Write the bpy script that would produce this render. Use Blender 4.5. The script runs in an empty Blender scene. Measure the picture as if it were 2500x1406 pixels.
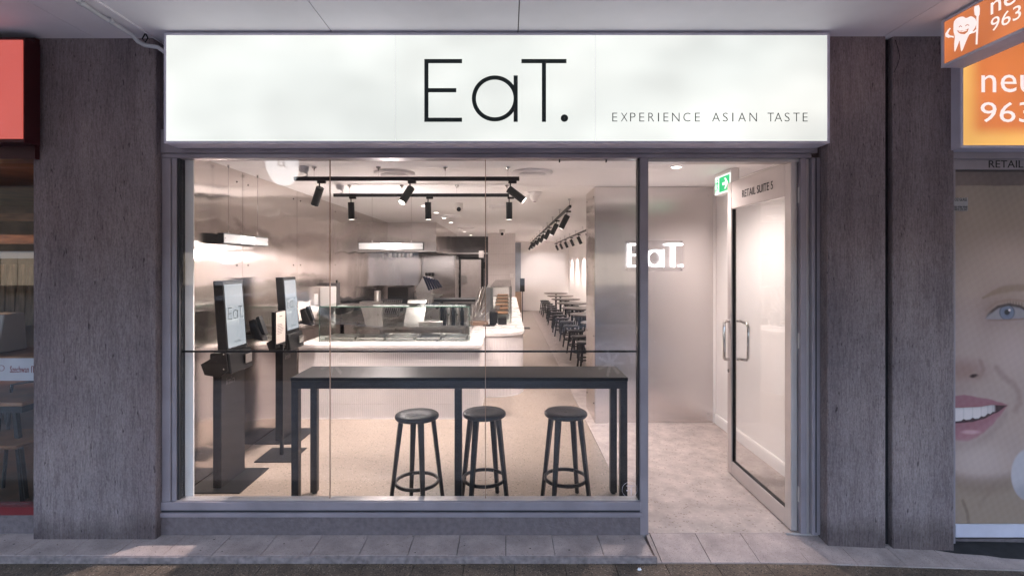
import bpy, bmesh, math, random
from mathutils import Vector, Matrix
random.seed(7)
R = math.radians; PI = math.pi
sc = bpy.context.scene; COL = sc.collection

# ------------------------------------------------------------------ camera, world, sun, exposure
F, D0, H = 1240.0, 3.313, 1.75          # focal length in photo pixels, camera to shop glass, eye height
cd = bpy.data.cameras.new('camera'); cam = bpy.data.objects.new('camera', cd); COL.objects.link(cam)
cam.location = (0, -D0, H); cam.rotation_euler = (R(90), 0, 0)
cd.sensor_width = 36; cd.lens = F/2500*36; cd.shift_x = 0.004; cd.shift_y = -0.0232
cd.clip_start = 0.05; cd.clip_end = 500
sc.camera = cam
world = bpy.data.worlds.new('World'); sc.world = world; world.use_nodes = True
wn = world.node_tree; wn.nodes.clear()
sky = wn.nodes.new('ShaderNodeTexSky'); sky.sky_type = 'NISHITA'; sky.sun_disc = False
sky.sun_elevation = R(20); sky.sun_rotation = R(15); sky.air_density = .9; sky.dust_density = 6.0; sky.ozone_density = .2
bg = wn.nodes.new('ShaderNodeBackground'); bg.inputs['Strength'].default_value = 0.15
wo = wn.nodes.new('ShaderNodeOutputWorld')
wn.links.new(sky.outputs[0], bg.inputs[0]); wn.links.new(bg.outputs[0], wo.inputs[0])
sd = bpy.data.lights.new('sun', 'SUN'); sun = bpy.data.objects.new('sun', sd); COL.objects.link(sun)
sd.energy = 1.0; sd.angle = R(1.2); sd.color = (1, .9, .82)
# the low sun stands behind the shop, so the whole street front lies in open shade
SUNDIR = Vector((-0.26, -0.966, -0.364)).normalized()
sun.rotation_euler = SUNDIR.to_track_quat('-Z', 'Y').to_euler(); sun.location = (4, 20, 12)
sc.view_settings.view_transform = 'Standard'; sc.view_settings.look = 'None'
EV = 3.45; K = 2**-EV
sc.view_settings.exposure = EV; sc.view_settings.gamma = 1.0; sc.view_settings.use_curve_mapping = False
sc.render.engine = 'CYCLES'; sc.cycles.use_denoising = True
try: sc.cycles.denoiser = 'OPENIMAGEDENOISE'
except Exception: pass
sc.cycles.max_bounces = 9; sc.cycles.transparent_max_bounces = 24; sc.cycles.diffuse_bounces = 7
sc.cycles.glossy_bounces = 6; sc.cycles.transmission_bounces = 8
sc.cycles.sample_clamp_indirect = 4.0; sc.cycles.caustics_reflective = True; sc.cycles.caustics_refractive = False
sc.cycles.blur_glossy = .4; sc.cycles.use_light_tree = True

# ------------------------------------------------------------------ coordinates from the photograph
def at(px, py, D):                       # photo pixel at distance D from the viewer's plane
    return Vector(((px-1240)*D/F, D-D0, H-(py-645)*D/F))
def zx(px, D): return (px-1240)*D/F
def zz(py, D): return H-(py-645)*D/F
def onx(px, py, X):                      # photo pixel on the plane x = X
    D = X*F/(px-1240); return Vector((X, D-D0, zz(py, D)))

# ------------------------------------------------------------------ materials
def newmat(name):
    m = bpy.data.materials.new(name); m.use_nodes = True
    nt = m.node_tree; b = nt.nodes['Principled BSDF']; return m, nt, b
def L(nt, a, b): nt.links.new(a, b)
def pbr(name, col, rough=.5, metal=0, var=.06, vs=6, stretch=(1,1,1), bump=0, bs=60, bst=(1,1,1), coat=0, rvar=.08, spec=.5, tint=None):
    m, nt, b = newmat(name); N = nt.nodes
    tc = N.new('ShaderNodeTexCoord')
    mp = N.new('ShaderNodeMapping'); mp.inputs['Scale'].default_value = stretch; L(nt, tc.outputs['Object'], mp.inputs[0])
    no = N.new('ShaderNodeTexNoise'); no.inputs['Scale'].default_value = vs; no.inputs['Detail'].default_value = 5; L(nt, mp.outputs[0], no.inputs[0])
    rp = N.new('ShaderNodeMapRange'); rp.inputs['From Min'].default_value = .3; rp.inputs['From Max'].default_value = .7
    rp.inputs['To Min'].default_value = 1-var*1.5; rp.inputs['To Max'].default_value = 1+var; L(nt, no.outputs[0], rp.inputs[0])
    hs = N.new('ShaderNodeMix'); hs.data_type = 'RGBA'; hs.blend_type = 'MULTIPLY'; hs.inputs[0].default_value = 1
    hs.inputs[6].default_value = (*col, 1); L(nt, rp.outputs[0], hs.inputs[7])
    L(nt, hs.outputs[2], b.inputs['Base Color'])
    rr = N.new('ShaderNodeMapRange'); rr.inputs['To Min'].default_value = max(.02, rough-rvar); rr.inputs['To Max'].default_value = min(1, rough+rvar)
    L(nt, no.outputs[0], rr.inputs[0]); L(nt, rr.outputs[0], b.inputs['Roughness'])
    b.inputs['Metallic'].default_value = metal; b.inputs['Coat Weight'].default_value = coat
    b.inputs['Specular IOR Level'].default_value = spec
    if bump:
        mp2 = N.new('ShaderNodeMapping'); mp2.inputs['Scale'].default_value = bst; L(nt, tc.outputs['Object'], mp2.inputs[0])
        n2 = N.new('ShaderNodeTexNoise'); n2.inputs['Scale'].default_value = bs; n2.inputs['Detail'].default_value = 4; L(nt, mp2.outputs[0], n2.inputs[0])
        bp = N.new('ShaderNodeBump'); bp.inputs['Strength'].default_value = bump; bp.inputs['Distance'].default_value = .01
        L(nt, n2.outputs[0], bp.inputs['Height']); L(nt, bp.outputs[0], b.inputs['Normal'])
    return m
def emis(name, col, strength, base=(.8,.8,.8), rough=.4, falloff=None):
    m, nt, b = newmat(name); b.inputs['Base Color'].default_value = (*base, 1); b.inputs['Roughness'].default_value = rough
    b.inputs['Emission Color'].default_value = (*col, 1); b.inputs['Emission Strength'].default_value = strength*K
    return m
def glass(name, tint=(1,1,1), ior=1.5, rough=0.0, dirt=0.0):
    m = bpy.data.materials.new(name); m.use_nodes = True; nt = m.node_tree; N = nt.nodes; N.clear()
    o = N.new('ShaderNodeOutputMaterial'); t = N.new('ShaderNodeBsdfTransparent'); t.inputs[0].default_value = (*tint, 1)
    g = N.new('ShaderNodeBsdfGlossy'); g.inputs['Roughness'].default_value = rough
    f = N.new('ShaderNodeFresnel'); ge = N.new('ShaderNodeNewGeometry'); io = N.new('ShaderNodeMapRange'); io.inputs['To Min'].default_value = ior; io.inputs['To Max'].default_value = 1/ior
    L(nt, ge.outputs['Backfacing'], io.inputs[0]); L(nt, io.outputs[0], f.inputs['IOR'])      # each face bends as air to glass
    mx = N.new('ShaderNodeMixShader'); L(nt, f.outputs[0], mx.inputs[0]); L(nt, t.outputs[0], mx.inputs[1]); L(nt, g.outputs[0], mx.inputs[2])
    out = mx
    if dirt:
        df = N.new('ShaderNodeBsdfDiffuse'); df.inputs[0].default_value = (.8,.8,.8,1)
        no = N.new('ShaderNodeTexNoise'); no.inputs['Scale'].default_value = 2.5; no.inputs['Detail'].default_value = 8
        mr = N.new('ShaderNodeMapRange'); mr.inputs['From Min'].default_value = .45; mr.inputs['From Max'].default_value = .8; mr.inputs['To Max'].default_value = dirt
        L(nt, no.outputs[0], mr.inputs[0])
        m2 = N.new('ShaderNodeMixShader'); L(nt, mr.outputs[0], m2.inputs[0]); L(nt, mx.outputs[0], m2.inputs[1]); L(nt, df.outputs[0], m2.inputs[2]); out = m2
    L(nt, out.outputs[0], o.inputs[0]); return m

def concrete_mat():
    m, nt, b = newmat('ribbed_concrete'); N = nt.nodes
    tc = N.new('ShaderNodeTexCoord'); geo = N.new('ShaderNodeNewGeometry')
    def noise(scale, st, det=6, ro=.6):
        mp = N.new('ShaderNodeMapping'); mp.inputs['Scale'].default_value = st; L(nt, geo.outputs['Position'], mp.inputs[0])
        n = N.new('ShaderNodeTexNoise'); n.inputs['Scale'].default_value = scale; n.inputs['Detail'].default_value = det; n.inputs['Roughness'].default_value = ro
        L(nt, mp.outputs[0], n.inputs[0]); return n.outputs[0]
    def ramp(src, p0, c0, p1, c1):
        r = N.new('ShaderNodeValToRGB'); r.color_ramp.elements[0].position = p0; r.color_ramp.elements[0].color = (*c0, 1)
        r.color_ramp.elements[1].position = p1; r.color_ramp.elements[1].color = (*c1, 1); L(nt, src, r.inputs[0]); return r.outputs[0]
    def mult(a, c_, f=1):
        x = N.new('ShaderNodeMix'); x.data_type = 'RGBA'; x.blend_type = 'MULTIPLY'; x.inputs[0].default_value = f; L(nt, a, x.inputs[6]); L(nt, c_, x.inputs[7]); return x.outputs[2]
    groove = noise(150, (1, 1, .09), 3, .6); grain = noise(150, (1, 1, .45), 4, .7); big = noise(1.3, (1, 1, .75), 6, .65); streak = noise(7, (1, 1, .10), 4); fleck = noise(60, (1, 1, .25), 2)
    col = ramp(grain, .32, (.25, .20, .202), .62, (.38, .318, .315))
    col = mult(col, ramp(groove, 0.36, (.76, .75, .76), .52, (1.03, 1.03, 1.03)))
    col = mult(col, ramp(big, .34, (.74, .73, .76), .66, (1.16, 1.13, 1.12)))
    col = mult(col, ramp(streak, .35, (.82, .80, .82), .6, (1.04, 1.04, 1.04)))
    col = mult(col, ramp(fleck, .26, (.35, .33, .34), .33, (1, 1, 1)))
    # grime creeping up from the pavement
    sp = N.new('ShaderNodeSeparateXYZ'); L(nt, geo.outputs['Position'], sp.inputs[0])
    gz_ = N.new('ShaderNodeMath'); gz_.operation = 'MULTIPLY_ADD'; gz_.inputs[1].default_value = .28; L(nt, noise(5, (1, 1, .5), 5), gz_.inputs[0]); gz_.inputs[2].default_value = -.10
    df_ = N.new('ShaderNodeMath'); df_.operation = 'SUBTRACT'; L(nt, sp.outputs[2], df_.inputs[0]); L(nt, gz_.outputs[0], df_.inputs[1])
    col = mult(col, ramp(df_.outputs[0], .0, (.55, .53, .52), .13, (1, 1, 1)))
    L(nt, col, b.inputs['Base Color'])
    ad = N.new('ShaderNodeMath'); ad.operation = 'ADD'; L(nt, groove, ad.inputs[0]); L(nt, grain, ad.inputs[1])
    bp = N.new('ShaderNodeBump'); bp.inputs['Strength'].default_value = 1.0; bp.inputs['Distance'].default_value = .014
    L(nt, ad.outputs[0], bp.inputs['Height']); L(nt, bp.outputs[0], b.inputs['Normal']); b.inputs['Roughness'].default_value = .9
    b.inputs['Specular IOR Level'].default_value = .25
    return m
def speckle_mat(name, base, dark, light, scale, amt, rough=.4, big=.12, bump=.05, blotch=3):
    m, nt, b = newmat(name); N = nt.nodes; tc = N.new('ShaderNodeTexCoord')
    def vor(s, thr, soft=.04):
        v = N.new('ShaderNodeTexVoronoi'); v.inputs['Scale'].default_value = s; L(nt, tc.outputs['Object'], v.inputs['Vector'])
        sp = N.new('ShaderNodeSeparateColor'); L(nt, v.outputs['Color'], sp.inputs[0])
        g = N.new('ShaderNodeMath'); g.operation = 'LESS_THAN'; g.inputs[1].default_value = thr; L(nt, sp.outputs[0], g.inputs[0])
        d = N.new('ShaderNodeMath'); d.operation = 'LESS_THAN'; d.inputs[1].default_value = .42; L(nt, v.outputs['Distance'], d.inputs[0])
        mu = N.new('ShaderNodeMath'); mu.operation = 'MULTIPLY'; L(nt, g.outputs[0], mu.inputs[0]); L(nt, d.outputs[0], mu.inputs[1])
        return mu.outputs[0]
    no = N.new('ShaderNodeTexNoise'); no.inputs['Scale'].default_value = blotch; no.inputs['Detail'].default_value = 7; no.inputs['Roughness'].default_value = .65; L(nt, tc.outputs['Object'], no.inputs[0])
    mr = N.new('ShaderNodeMapRange'); mr.inputs['From Min'].default_value = .3; mr.inputs['From Max'].default_value = .7
    mr.inputs['To Min'].default_value = 1-big*1.5; mr.inputs['To Max'].default_value = 1+big; L(nt, no.outputs[0], mr.inputs[0])
    a = N.new('ShaderNodeMix'); a.data_type = 'RGBA'; a.inputs[6].default_value = (*base, 1); a.inputs[7].default_value = (*dark, 1); L(nt, vor(scale, amt), a.inputs[0])
    c = N.new('ShaderNodeMix'); c.data_type = 'RGBA'; c.inputs[7].default_value = (*light, 1); L(nt, a.outputs[2], c.inputs[6]); L(nt, vor(scale*1.37, amt*.7), c.inputs[0])
    e = N.new('ShaderNodeMix'); e.data_type = 'RGBA'; e.blend_type = 'MULTIPLY'; e.inputs[0].default_value = 1; L(nt, c.outputs[2], e.inputs[6]); L(nt, mr.outputs[0], e.inputs[7])
    L(nt, e.outputs[2], b.inputs['Base Color'])
    r2 = N.new('ShaderNodeMapRange'); r2.inputs['To Min'].default_value = rough-.1; r2.inputs['To Max'].default_value = rough+.12; L(nt, no.outputs[0], r2.inputs[0]); L(nt, r2.outputs[0], b.inputs['Roughness'])
    if bump:
        n2 = N.new('ShaderNodeTexNoise'); n2.inputs['Scale'].default_value = 90; n2.inputs['Detail'].default_value = 4; L(nt, tc.outputs['Object'], n2.inputs[0])
        bp = N.new('ShaderNodeBump'); bp.inputs['Strength'].default_value = bump; bp.inputs['Distance'].default_value = .01; L(nt, n2.outputs[0], bp.inputs['Height']); L(nt, bp.outputs[0], b.inputs['Normal'])
    return m
def steel_mat(name, rough=.14, tang=(0,1,0), wave=.35, wscale=(1,.35,2.2), ws=1.3, col=(.6,.57,.55), brush=(1,1,1), bstr=.02, bsc=300, aniso=0):
    m, nt, b = newmat(name); N = nt.nodes; tc = N.new('ShaderNodeTexCoord')
    b.inputs['Metallic'].default_value = 1; b.inputs['Base Color'].default_value = (*col, 1); b.inputs['Roughness'].default_value = rough
    mp = N.new('ShaderNodeMapping'); mp.inputs['Scale'].default_value = wscale; L(nt, tc.outputs['Object'], mp.inputs[0])
    n = N.new('ShaderNodeTexNoise'); n.inputs['Scale'].default_value = ws; n.inputs['Detail'].default_value = 1.5; L(nt, mp.outputs[0], n.inputs[0])
    bp = N.new('ShaderNodeBump'); bp.inputs['Strength'].default_value = wave; bp.inputs['Distance'].default_value = .02; L(nt, n.outputs[0], bp.inputs['Height'])
    m3 = N.new('ShaderNodeMapping'); m3.inputs['Scale'].default_value = brush; L(nt, tc.outputs['Object'], m3.inputs[0])
    n3 = N.new('ShaderNodeTexNoise'); n3.inputs['Scale'].default_value = bsc; n3.inputs['Detail'].default_value = 2; L(nt, m3.outputs[0], n3.inputs[0])
    b3 = N.new('ShaderNodeBump'); b3.inputs['Strength'].default_value = bstr; b3.inputs['Distance'].default_value = .01; L(nt, n3.outputs[0], b3.inputs['Height'])
    b.inputs['Anisotropic'].default_value = aniso            # vertical grain smears highlights sideways
    cv = N.new('ShaderNodeCombineXYZ'); cv.inputs[0].default_value, cv.inputs[1].default_value, cv.inputs[2].default_value = tang; L(nt, cv.outputs[0], b.inputs['Tangent'])
    L(nt, bp.outputs[0], b3.inputs['Normal']); L(nt, b3.outputs[0], b.inputs['Normal'])
    mr = N.new('ShaderNodeMapRange'); mr.inputs['To Min'].default_value = rough*.75; mr.inputs['To Max'].default_value = rough*1.25; L(nt, n.outputs[0], mr.inputs[0]); L(nt, mr.outputs[0], b.inputs['Roughness'])
    return m
def lightbox_mat(name, col, strength, noise=.1, warm=None, sc_=(1,1,1), tubes=None, edge=None):
    """backlit acrylic: the lamps behind it show as slightly brighter clouds"""
    m, nt, b = newmat(name); N = nt.nodes; tc = N.new('ShaderNodeTexCoord')
    b.inputs['Base Color'].default_value = (.12,.12,.12,1); b.inputs['Roughness'].default_value = .25
    mp = N.new('ShaderNodeMapping'); mp.inputs['Scale'].default_value = sc_; L(nt, tc.outputs['Object'], mp.inputs[0])
    n = N.new('ShaderNodeTexNoise'); n.inputs['Scale'].default_value = 1.5; n.inputs['Detail'].default_value = 2; L(nt, mp.outputs[0], n.inputs[0])
    mr = N.new('ShaderNodeMapRange'); mr.inputs['From Min'].default_value = .3; mr.inputs['From Max'].default_value = .7
    mr.inputs['To Min'].default_value = strength*K*(1-noise); mr.inputs['To Max'].default_value = strength*K*(1+noise); L(nt, n.outputs[0], mr.inputs[0])
    n2 = N.new('ShaderNodeTexNoise'); n2.inputs['Scale'].default_value = 1.1; n2.inputs['Detail'].default_value = 1; L(nt, mp.outputs[0], n2.inputs[0])
    cr = N.new('ShaderNodeMix'); cr.data_type = 'RGBA'; cr.inputs[6].default_value = (*col, 1); cr.inputs[7].default_value = (*(warm or col), 1); L(nt, n2.outputs[0], cr.inputs[0])
    L(nt, cr.outputs[2], b.inputs['Emission Color']); L(nt, mr.outputs[0], b.inputs['Emission Strength'])
    return m

M = {}
M['concrete'] = concrete_mat()
M['plinth'] = pbr('plinth_concrete', (.155,.122,.125), .85, var=.16, vs=30, bump=.5, bs=90)
M['frame'] = pbr('grey_window_frame', (.31,.27,.295), .42, metal=.25, var=.1, vs=5, stretch=(1,1,1))
M['frame_dark'] = pbr('dark_frame_gap', (.02,.02,.024), .6)
M['alu'] = pbr('brushed_aluminium', (.56,.51,.49), .36, metal=.55, var=.06, vs=4)
M['chrome'] = pbr('polished_steel', (.72,.7,.68), .16, metal=1, var=.03)
M['white'] = pbr('white_wall_paint', (.80,.77,.75), .75, var=.02, vs=2)
M['ceiling'] = pbr('ceiling_paint', (.88,.86,.86), .85, var=.02, vs=1.5)
M['soffit'] = pbr('soffit_panel', (.86,.82,.85), .6, var=.08, vs=1.4, bump=.05, bs=20)
M['black'] = pbr('black_powder_coat', (.008,.008,.009), .42, var=.15, spec=.35)
M['stool'] = pbr('black_stained_timber', (.014,.012,.012), .36, var=.3, vs=20, stretch=(1,1,.15), bump=.12, bs=70, bst=(1,1,.12))
M['tabletop'] = pbr('black_laminate', (.02,.02,.022), .5, var=.1, vs=3, rvar=.03, spec=.35)
M['darktable'] = pbr('dark_table_laminate', (.085,.065,.055), .35, var=.1)
M['steel'] = steel_mat('stainless_sheet', .13, wave=.6, wscale=(1,1.1,1.4), ws=1.6, col=(.66,.605,.575), brush=(1,1,.01), bstr=.004, bsc=420, aniso=.985)
M['steel_pier'] = steel_mat('satin_stainless_sheet', .23, tang=(1,0,0), wave=.3, wscale=(.8,.8,1.6), ws=1.4, col=(.72,.69,.685), brush=(1,1,.01), bstr=.006, bsc=400, aniso=.96)
M['steel_small'] = pbr('kitchen_steel', (.47,.45,.43), .3, metal=1, var=.06, vs=9)
M['floor'] = speckle_mat('polished_concrete', (.275,.225,.185), (.09,.07,.055), (.45,.39,.34), 75, .13, rough=.32, big=.11, bump=.02, blotch=2.2)
M['entry'] = speckle_mat('entry_stone', (.43,.37,.345), (.27,.22,.19), (.52,.46,.43), 60, .1, rough=.45, big=.2, bump=.04, blotch=7)
M['tile'] = pbr('pale_finger_tile', (.72,.675,.66), .4, var=.02, vs=3)
M['grout'] = pbr('tile_grout', (.56,.52,.51), .8)
M['stone_top'] = pbr('white_stone_top', (.70,.665,.64), .28, var=.02)
M['pave'] = speckle_mat('pavement_tile', (.41,.335,.315), (.25,.20,.19), (.50,.42,.40), 160, .14, rough=.6, big=.24, bump=.14, blotch=5)
M['kerb'] = pbr('kerb_edge', (.25,.20,.195), .8, var=.25, vs=30, bump=.5, bs=50)
M['path'] = speckle_mat('aggregate_slab', (.125,.092,.068), (.025,.02,.017), (.30,.24,.19), 95, .24, rough=.7, big=.35, bump=.6, blotch=6)
M['asphalt'] = pbr('asphalt', (.07,.068,.067), .9, var=.2, bump=.4, bs=120)
M['glass'] = glass('window_glass', (.97,.975,.975), 1.55, 0, dirt=.004)
M['glass_film'] = glass('film_backed_glass', (.98,.97,.96), 1.28, .03)
M['glass_case'] = glass('case_glass', (.93,.955,.945), 1.5, 0)
M['glass_edge'] = pbr('glass_edge', (.35,.25,.2), .15, var=.02)
M['green_edge'] = pbr('green_glass_edge', (.03,.09,.06), .15, var=.02)
M['sign_face'] = lightbox_mat('backlit_acrylic', (.90,.965,.935), .91, .18, (.98,.98,.92), (.8,1,1.3))
M['ink'] = pbr('dark_green_vinyl', (.018,.03,.028), .5, var=.05)
M['sign_frame'] = pbr('sign_frame', (.62,.59,.68), .5, metal=.1, var=.08)
M['neon'] = emis('white_neon', (1,.99,1), 5)
M['acrylic'] = glass('clear_acrylic', (.97,.97,.975), 1.2, .02)
M['lamp_white'] = emis('lamp_diffuser', (1,.9,.82), 14)
M['lamp_lit'] = emis('lamp_lens', (1,.9,.8), 8)
M['box_glow'] = emis('lightbox_panel', (1,.93,.9), .45, base=(.25,.24,.23))
M['box_tube'] = emis('bright_tube', (1,.98,.97), 4)
M['strip'] = emis('display_strip_light', (1,.95,.88), 5)
M['screen'] = emis('screen', (.80,.86,.93), .62, base=(.02,.02,.02), rough=.1)
M['paper'] = pbr('paper', (.75,.68,.62), .7, var=.02)
M['grey_text'] = pbr('grey_print', (.2,.18,.18), .6)
M['exit_green'] = emis('exit_green', (.02,.62,.22), .8, base=(.02,.4,.15))
M['exit_white'] = emis('exit_white', (.92,1,.96), 1.0)
M['red_face'] = lightbox_mat('red_backlit_face', (.82,.075,.07), .68, .12, (.88,.19,.13), (1,1,1))
M['red_frame'] = pbr('dark_red_frame', (.05,.006,.008), .4)
M['red_sill'] = pbr('red_sill', (.16,.012,.016), .45)
M['orange'] = lightbox_mat('orange_backlit_face', (.92,.27,.055), .85, .16, (.86,.2,.04), (1.4,1,1.4))
def edge_glow(m, x0, x1, z0, z1, col, boost):
    nt = m.node_tree; N = nt.nodes; b = N['Principled BSDF']; tc = N.new('ShaderNodeTexCoord'); sp = N.new('ShaderNodeSeparateXYZ'); L(nt, tc.outputs['Object'], sp.inputs[0])
    a = N.new('ShaderNodeMapRange'); a.interpolation_type = 'SMOOTHSTEP'; a.inputs['From Min'].default_value = x0; a.inputs['From Max'].default_value = x1; L(nt, sp.outputs[0], a.inputs[0])
    c = N.new('ShaderNodeMapRange'); c.interpolation_type = 'SMOOTHSTEP'; c.inputs['From Min'].default_value = z0; c.inputs['From Max'].default_value = z1; L(nt, sp.outputs[2], c.inputs[0])
    mu = N.new('ShaderNodeMath'); mu.operation = 'MULTIPLY'; L(nt, a.outputs[0], mu.inputs[0]); L(nt, c.outputs[0], mu.inputs[1])
    old = b.inputs['Emission Color'].links[0].from_socket; mx = N.new('ShaderNodeMix'); mx.data_type = 'RGBA'; mx.inputs[6].default_value = (*[v*boost for v in col], 1)
    L(nt, mu.outputs[0], mx.inputs[0]); L(nt, old, mx.inputs[7]); L(nt, mx.outputs[2], b.inputs['Emission Color'])
edge_glow(M['orange'], -.385, -.25, .035, .14, (1,.52,.12), 1.1)
M['orange_edge'] = lightbox_mat('orange_bright_edge', (1,.55,.12), 1.0, .1, (1,.5,.1))
M['sign_white'] = emis('white_lettering', (1,.84,.80), .82)
M['blade_orange'] = lightbox_mat('blade_orange_face', (.80,.19,.045), .72, .2, (.92,.26,.06), (1,2,2))
M['wood'] = pbr('warm_timber', (.32,.15,.07), .45, var=.3, vs=5, stretch=(1,1,6))
M['brown'] = pbr('restaurant_wall', (.24,.13,.07), .7, var=.3, vs=3)
M['curtain'] = pbr('pale_curtain', (.3,.25,.19), .8, var=.3, vs=8, stretch=(6,6,.5))
M['lantern'] = emis('orange_lantern', (1,.42,.1), 5)
M['grey_door'] = pbr('coolroom_door', (.42,.38,.36), .5, var=.05)
M['dark_grey'] = pbr('dark_grey_wall', (.10,.09,.09), .6, var=.1)
M['blue_grey'] = pbr('blue_grey_door', (.27,.29,.32), .5)
M['pvc'] = pbr('white_pvc', (.62,.61,.63), .4)
M['plastic_grey'] = pbr('grey_plastic', (.016,.014,.014), .45, spec=.3)
M['brochure'] = pbr('brown_box', (.30,.20,.14), .6)
M['carpaint'] = pbr('dark_blue_car_paint', (.02,.025,.05), .2, coat=1, var=.02)
M['vanpaint'] = pbr('silver_car_paint', (.5,.5,.52), .3, coat=1, var=.02)
M['tyre'] = pbr('tyre_rubber', (.015,.015,.015), .8)
M['carglass'] = pbr('car_glass', (.01,.012,.015), .05)
M['redlamp'] = pbr('tail_lamp', (.3,.01,.01), .2)
M['headlamp'] = pbr('head_lamp', (.7,.7,.7), .1)
M['added_glow'] = emis('added_reflection_glow', (1,.8,.6), 1.6, base=(.02,.02,.02))  # glow added across the street to show as reflections in the glass
M['added_glow_cool'] = emis('added_reflection_glow_cool', (.8,.85,1), 1.4, base=(.02,.02,.02))
M['farglass'] = pbr('far_window', (.05,.05,.054), .7)
M['facade'] = pbr('opposite_facade', (.054,.054,.058), .8, var=.15)
M['crumple'] = pbr('crumpled_foil', (.8,.8,.82), .3, metal=.3)
M['chewing'] = pbr('dried_gum', (.045,.04,.04), .8)
M['joint'] = pbr('wet_joint', (.018,.016,.018), .9, var=.4, vs=12, bump=.4, bs=60)

# ------------------------------------------------------------------ mesh builder and object helpers
class MB:
    def __init__(s): s.v = []; s.f = []; s.sm = []
    def add(s, vs, fs, smooth=False):
        o = len(s.v); s.v += [tuple(p) for p in vs]; s.f += [tuple(i+o for i in f) for f in fs]; s.sm += [smooth]*len(fs); return s
    def box(s, x0, x1, y0, y1, z0, z1):
        v = [(x0,y0,z0),(x1,y0,z0),(x1,y1,z0),(x0,y1,z0),(x0,y0,z1),(x1,y0,z1),(x1,y1,z1),(x0,y1,z1)]
        return s.add(v, [(3,2,1,0),(4,5,6,7),(0,1,5,4),(1,2,6,5),(2,3,7,6),(3,0,4,7)])
    def hexa(s, v): return s.add(v, [(3,2,1,0),(4,5,6,7),(0,1,5,4),(1,2,6,5),(2,3,7,6),(3,0,4,7)])
    def bar(s, a, b, w, h=None, up=(0,0,1), w2=None, h2=None):
        a = Vector(a); b = Vector(b); d = (b-a).normalized(); h = h or w; w2 = w2 or w; h2 = h2 or h
        u = Vector(up)
        if abs(d.dot(u)) > .98: u = Vector((0,1,0))
        sd_ = d.cross(u).normalized(); u = sd_.cross(d)
        def q(p, ww, hh): return [p-sd_*ww/2-u*hh/2, p+sd_*ww/2-u*hh/2, p+sd_*ww/2+u*hh/2, p-sd_*ww/2+u*hh/2]
        return s.hexa(q(a, w, h)+q(b, w2, h2))
    def cyl(s, a, b, r, r2=None, n=16, caps=True):
        a = Vector(a); b = Vector(b); r2 = r if r2 is None else r2; d = (b-a).normalized()
        u = d.orthogonal().normalized(); w = d.cross(u)
        vs = []
        for p, rr in ((a, r), (b, r2)):
            for k in range(n):
                t = 2*PI*k/n; vs.append(p+(u*math.cos(t)+w*math.sin(t))*rr)
        s.add(vs, [(k, (k+1) % n, n+(k+1) % n, n+k) for k in range(n)], True)
        if caps: s.add(vs, [tuple(range(n))[::-1], tuple(range(n, 2*n))])
        return s
    def lathe(s, c, prof, n=32, smooth=True):           # prof: (radius, z)
        c = Vector(c); vs = []
        for r, z in prof:
            for k in range(n):
                t = 2*PI*k/n; vs.append((c.x+r*math.cos(t), c.y+r*math.sin(t), c.z+z))
        fs = []
        for j in range(len(prof)-1):
            for k in range(n): fs.append((j*n+k, j*n+(k+1) % n, (j+1)*n+(k+1) % n, (j+1)*n+k))
        s.add(vs, fs, smooth)
        s.add(vs[:n], [tuple(range(n))[::-1]]); s.add(vs[-n:], [tuple(range(n))])
        return s
    def tube(s, pts, r, n=8, closed=False):
        pts = [Vector(p) for p in pts]; m = len(pts); vs = []; prev = None
        for i, p in enumerate(pts):
            a = pts[i-1] if (i > 0 or closed) else p; b = pts[(i+1) % m] if (i < m-1 or closed) else p
            d = (b-a).normalized()
            u = d.orthogonal().normalized() if prev is None else (prev-d*prev.dot(d)).normalized()
            prev = u; w = d.cross(u)
            for k in range(n):
                t = 2*PI*k/n; vs.append(p+(u*math.cos(t)+w*math.sin(t))*r)
        fs = []
        for i in range(m if closed else m-1):
            j = (i+1) % m
            for k in range(n): fs.append((i*n+k, i*n+(k+1) % n, j*n+(k+1) % n, j*n+k))
        s.add(vs, fs, True)
        if not closed: s.add(vs[:n], [tuple(range(n))[::-1]]); s.add(vs[-n:], [tuple(range(n))])
        return s
    def prism(s, poly, d0, d1, axes='xz'):              # polygon in two axes, extruded on the third
        def P(a, b, d):
            return {'xz': (a, d, b), 'xy': (a, b, d), 'yz': (d, a, b)}[axes]
        n = len(poly); v = [P(a, b, d0) for a, b in poly]+[P(a, b, d1) for a, b in poly]
        fs = [(k, (k+1) % n, n+(k+1) % n, n+k) for k in range(n)]+[tuple(range(n))[::-1], tuple(range(n, 2*n))]
        return s.add(v, fs)
    def ring(s, c, r0, r1, d0, d1, a0=0, a1=360, n=48, axes='xz'):
        full = abs(a1-a0) >= 360; k = n if full else n+1; pts = []
        for i in range(k):
            t = R(a0+(a1-a0)*i/n); pts.append((math.cos(t), math.sin(t)))
        def P(a, b, d): return {'xz': (a, d, b), 'xy': (a, b, d), 'yz': (d, a, b)}[axes]
        v = []
        for d in (d0, d1):
            for rr in (r0, r1): v += [P(c[0]+x*rr, c[1]+y*rr, d) for x, y in pts]
        fs = []
        for i in range(n):
            j = (i+1) % k
            fs += [(i, j, k+j, k+i), (2*k+i, 3*k+i, 3*k+j, 2*k+j), (i, 2*k+i, 2*k+j, j), (k+i, k+j, 3*k+j, 3*k+i)]
        if not full: fs += [(0, k, 3*k, 2*k), (k-1, 3*k-1, 4*k-1, 2*k-1)]
        return s.add(v, fs)
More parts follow.
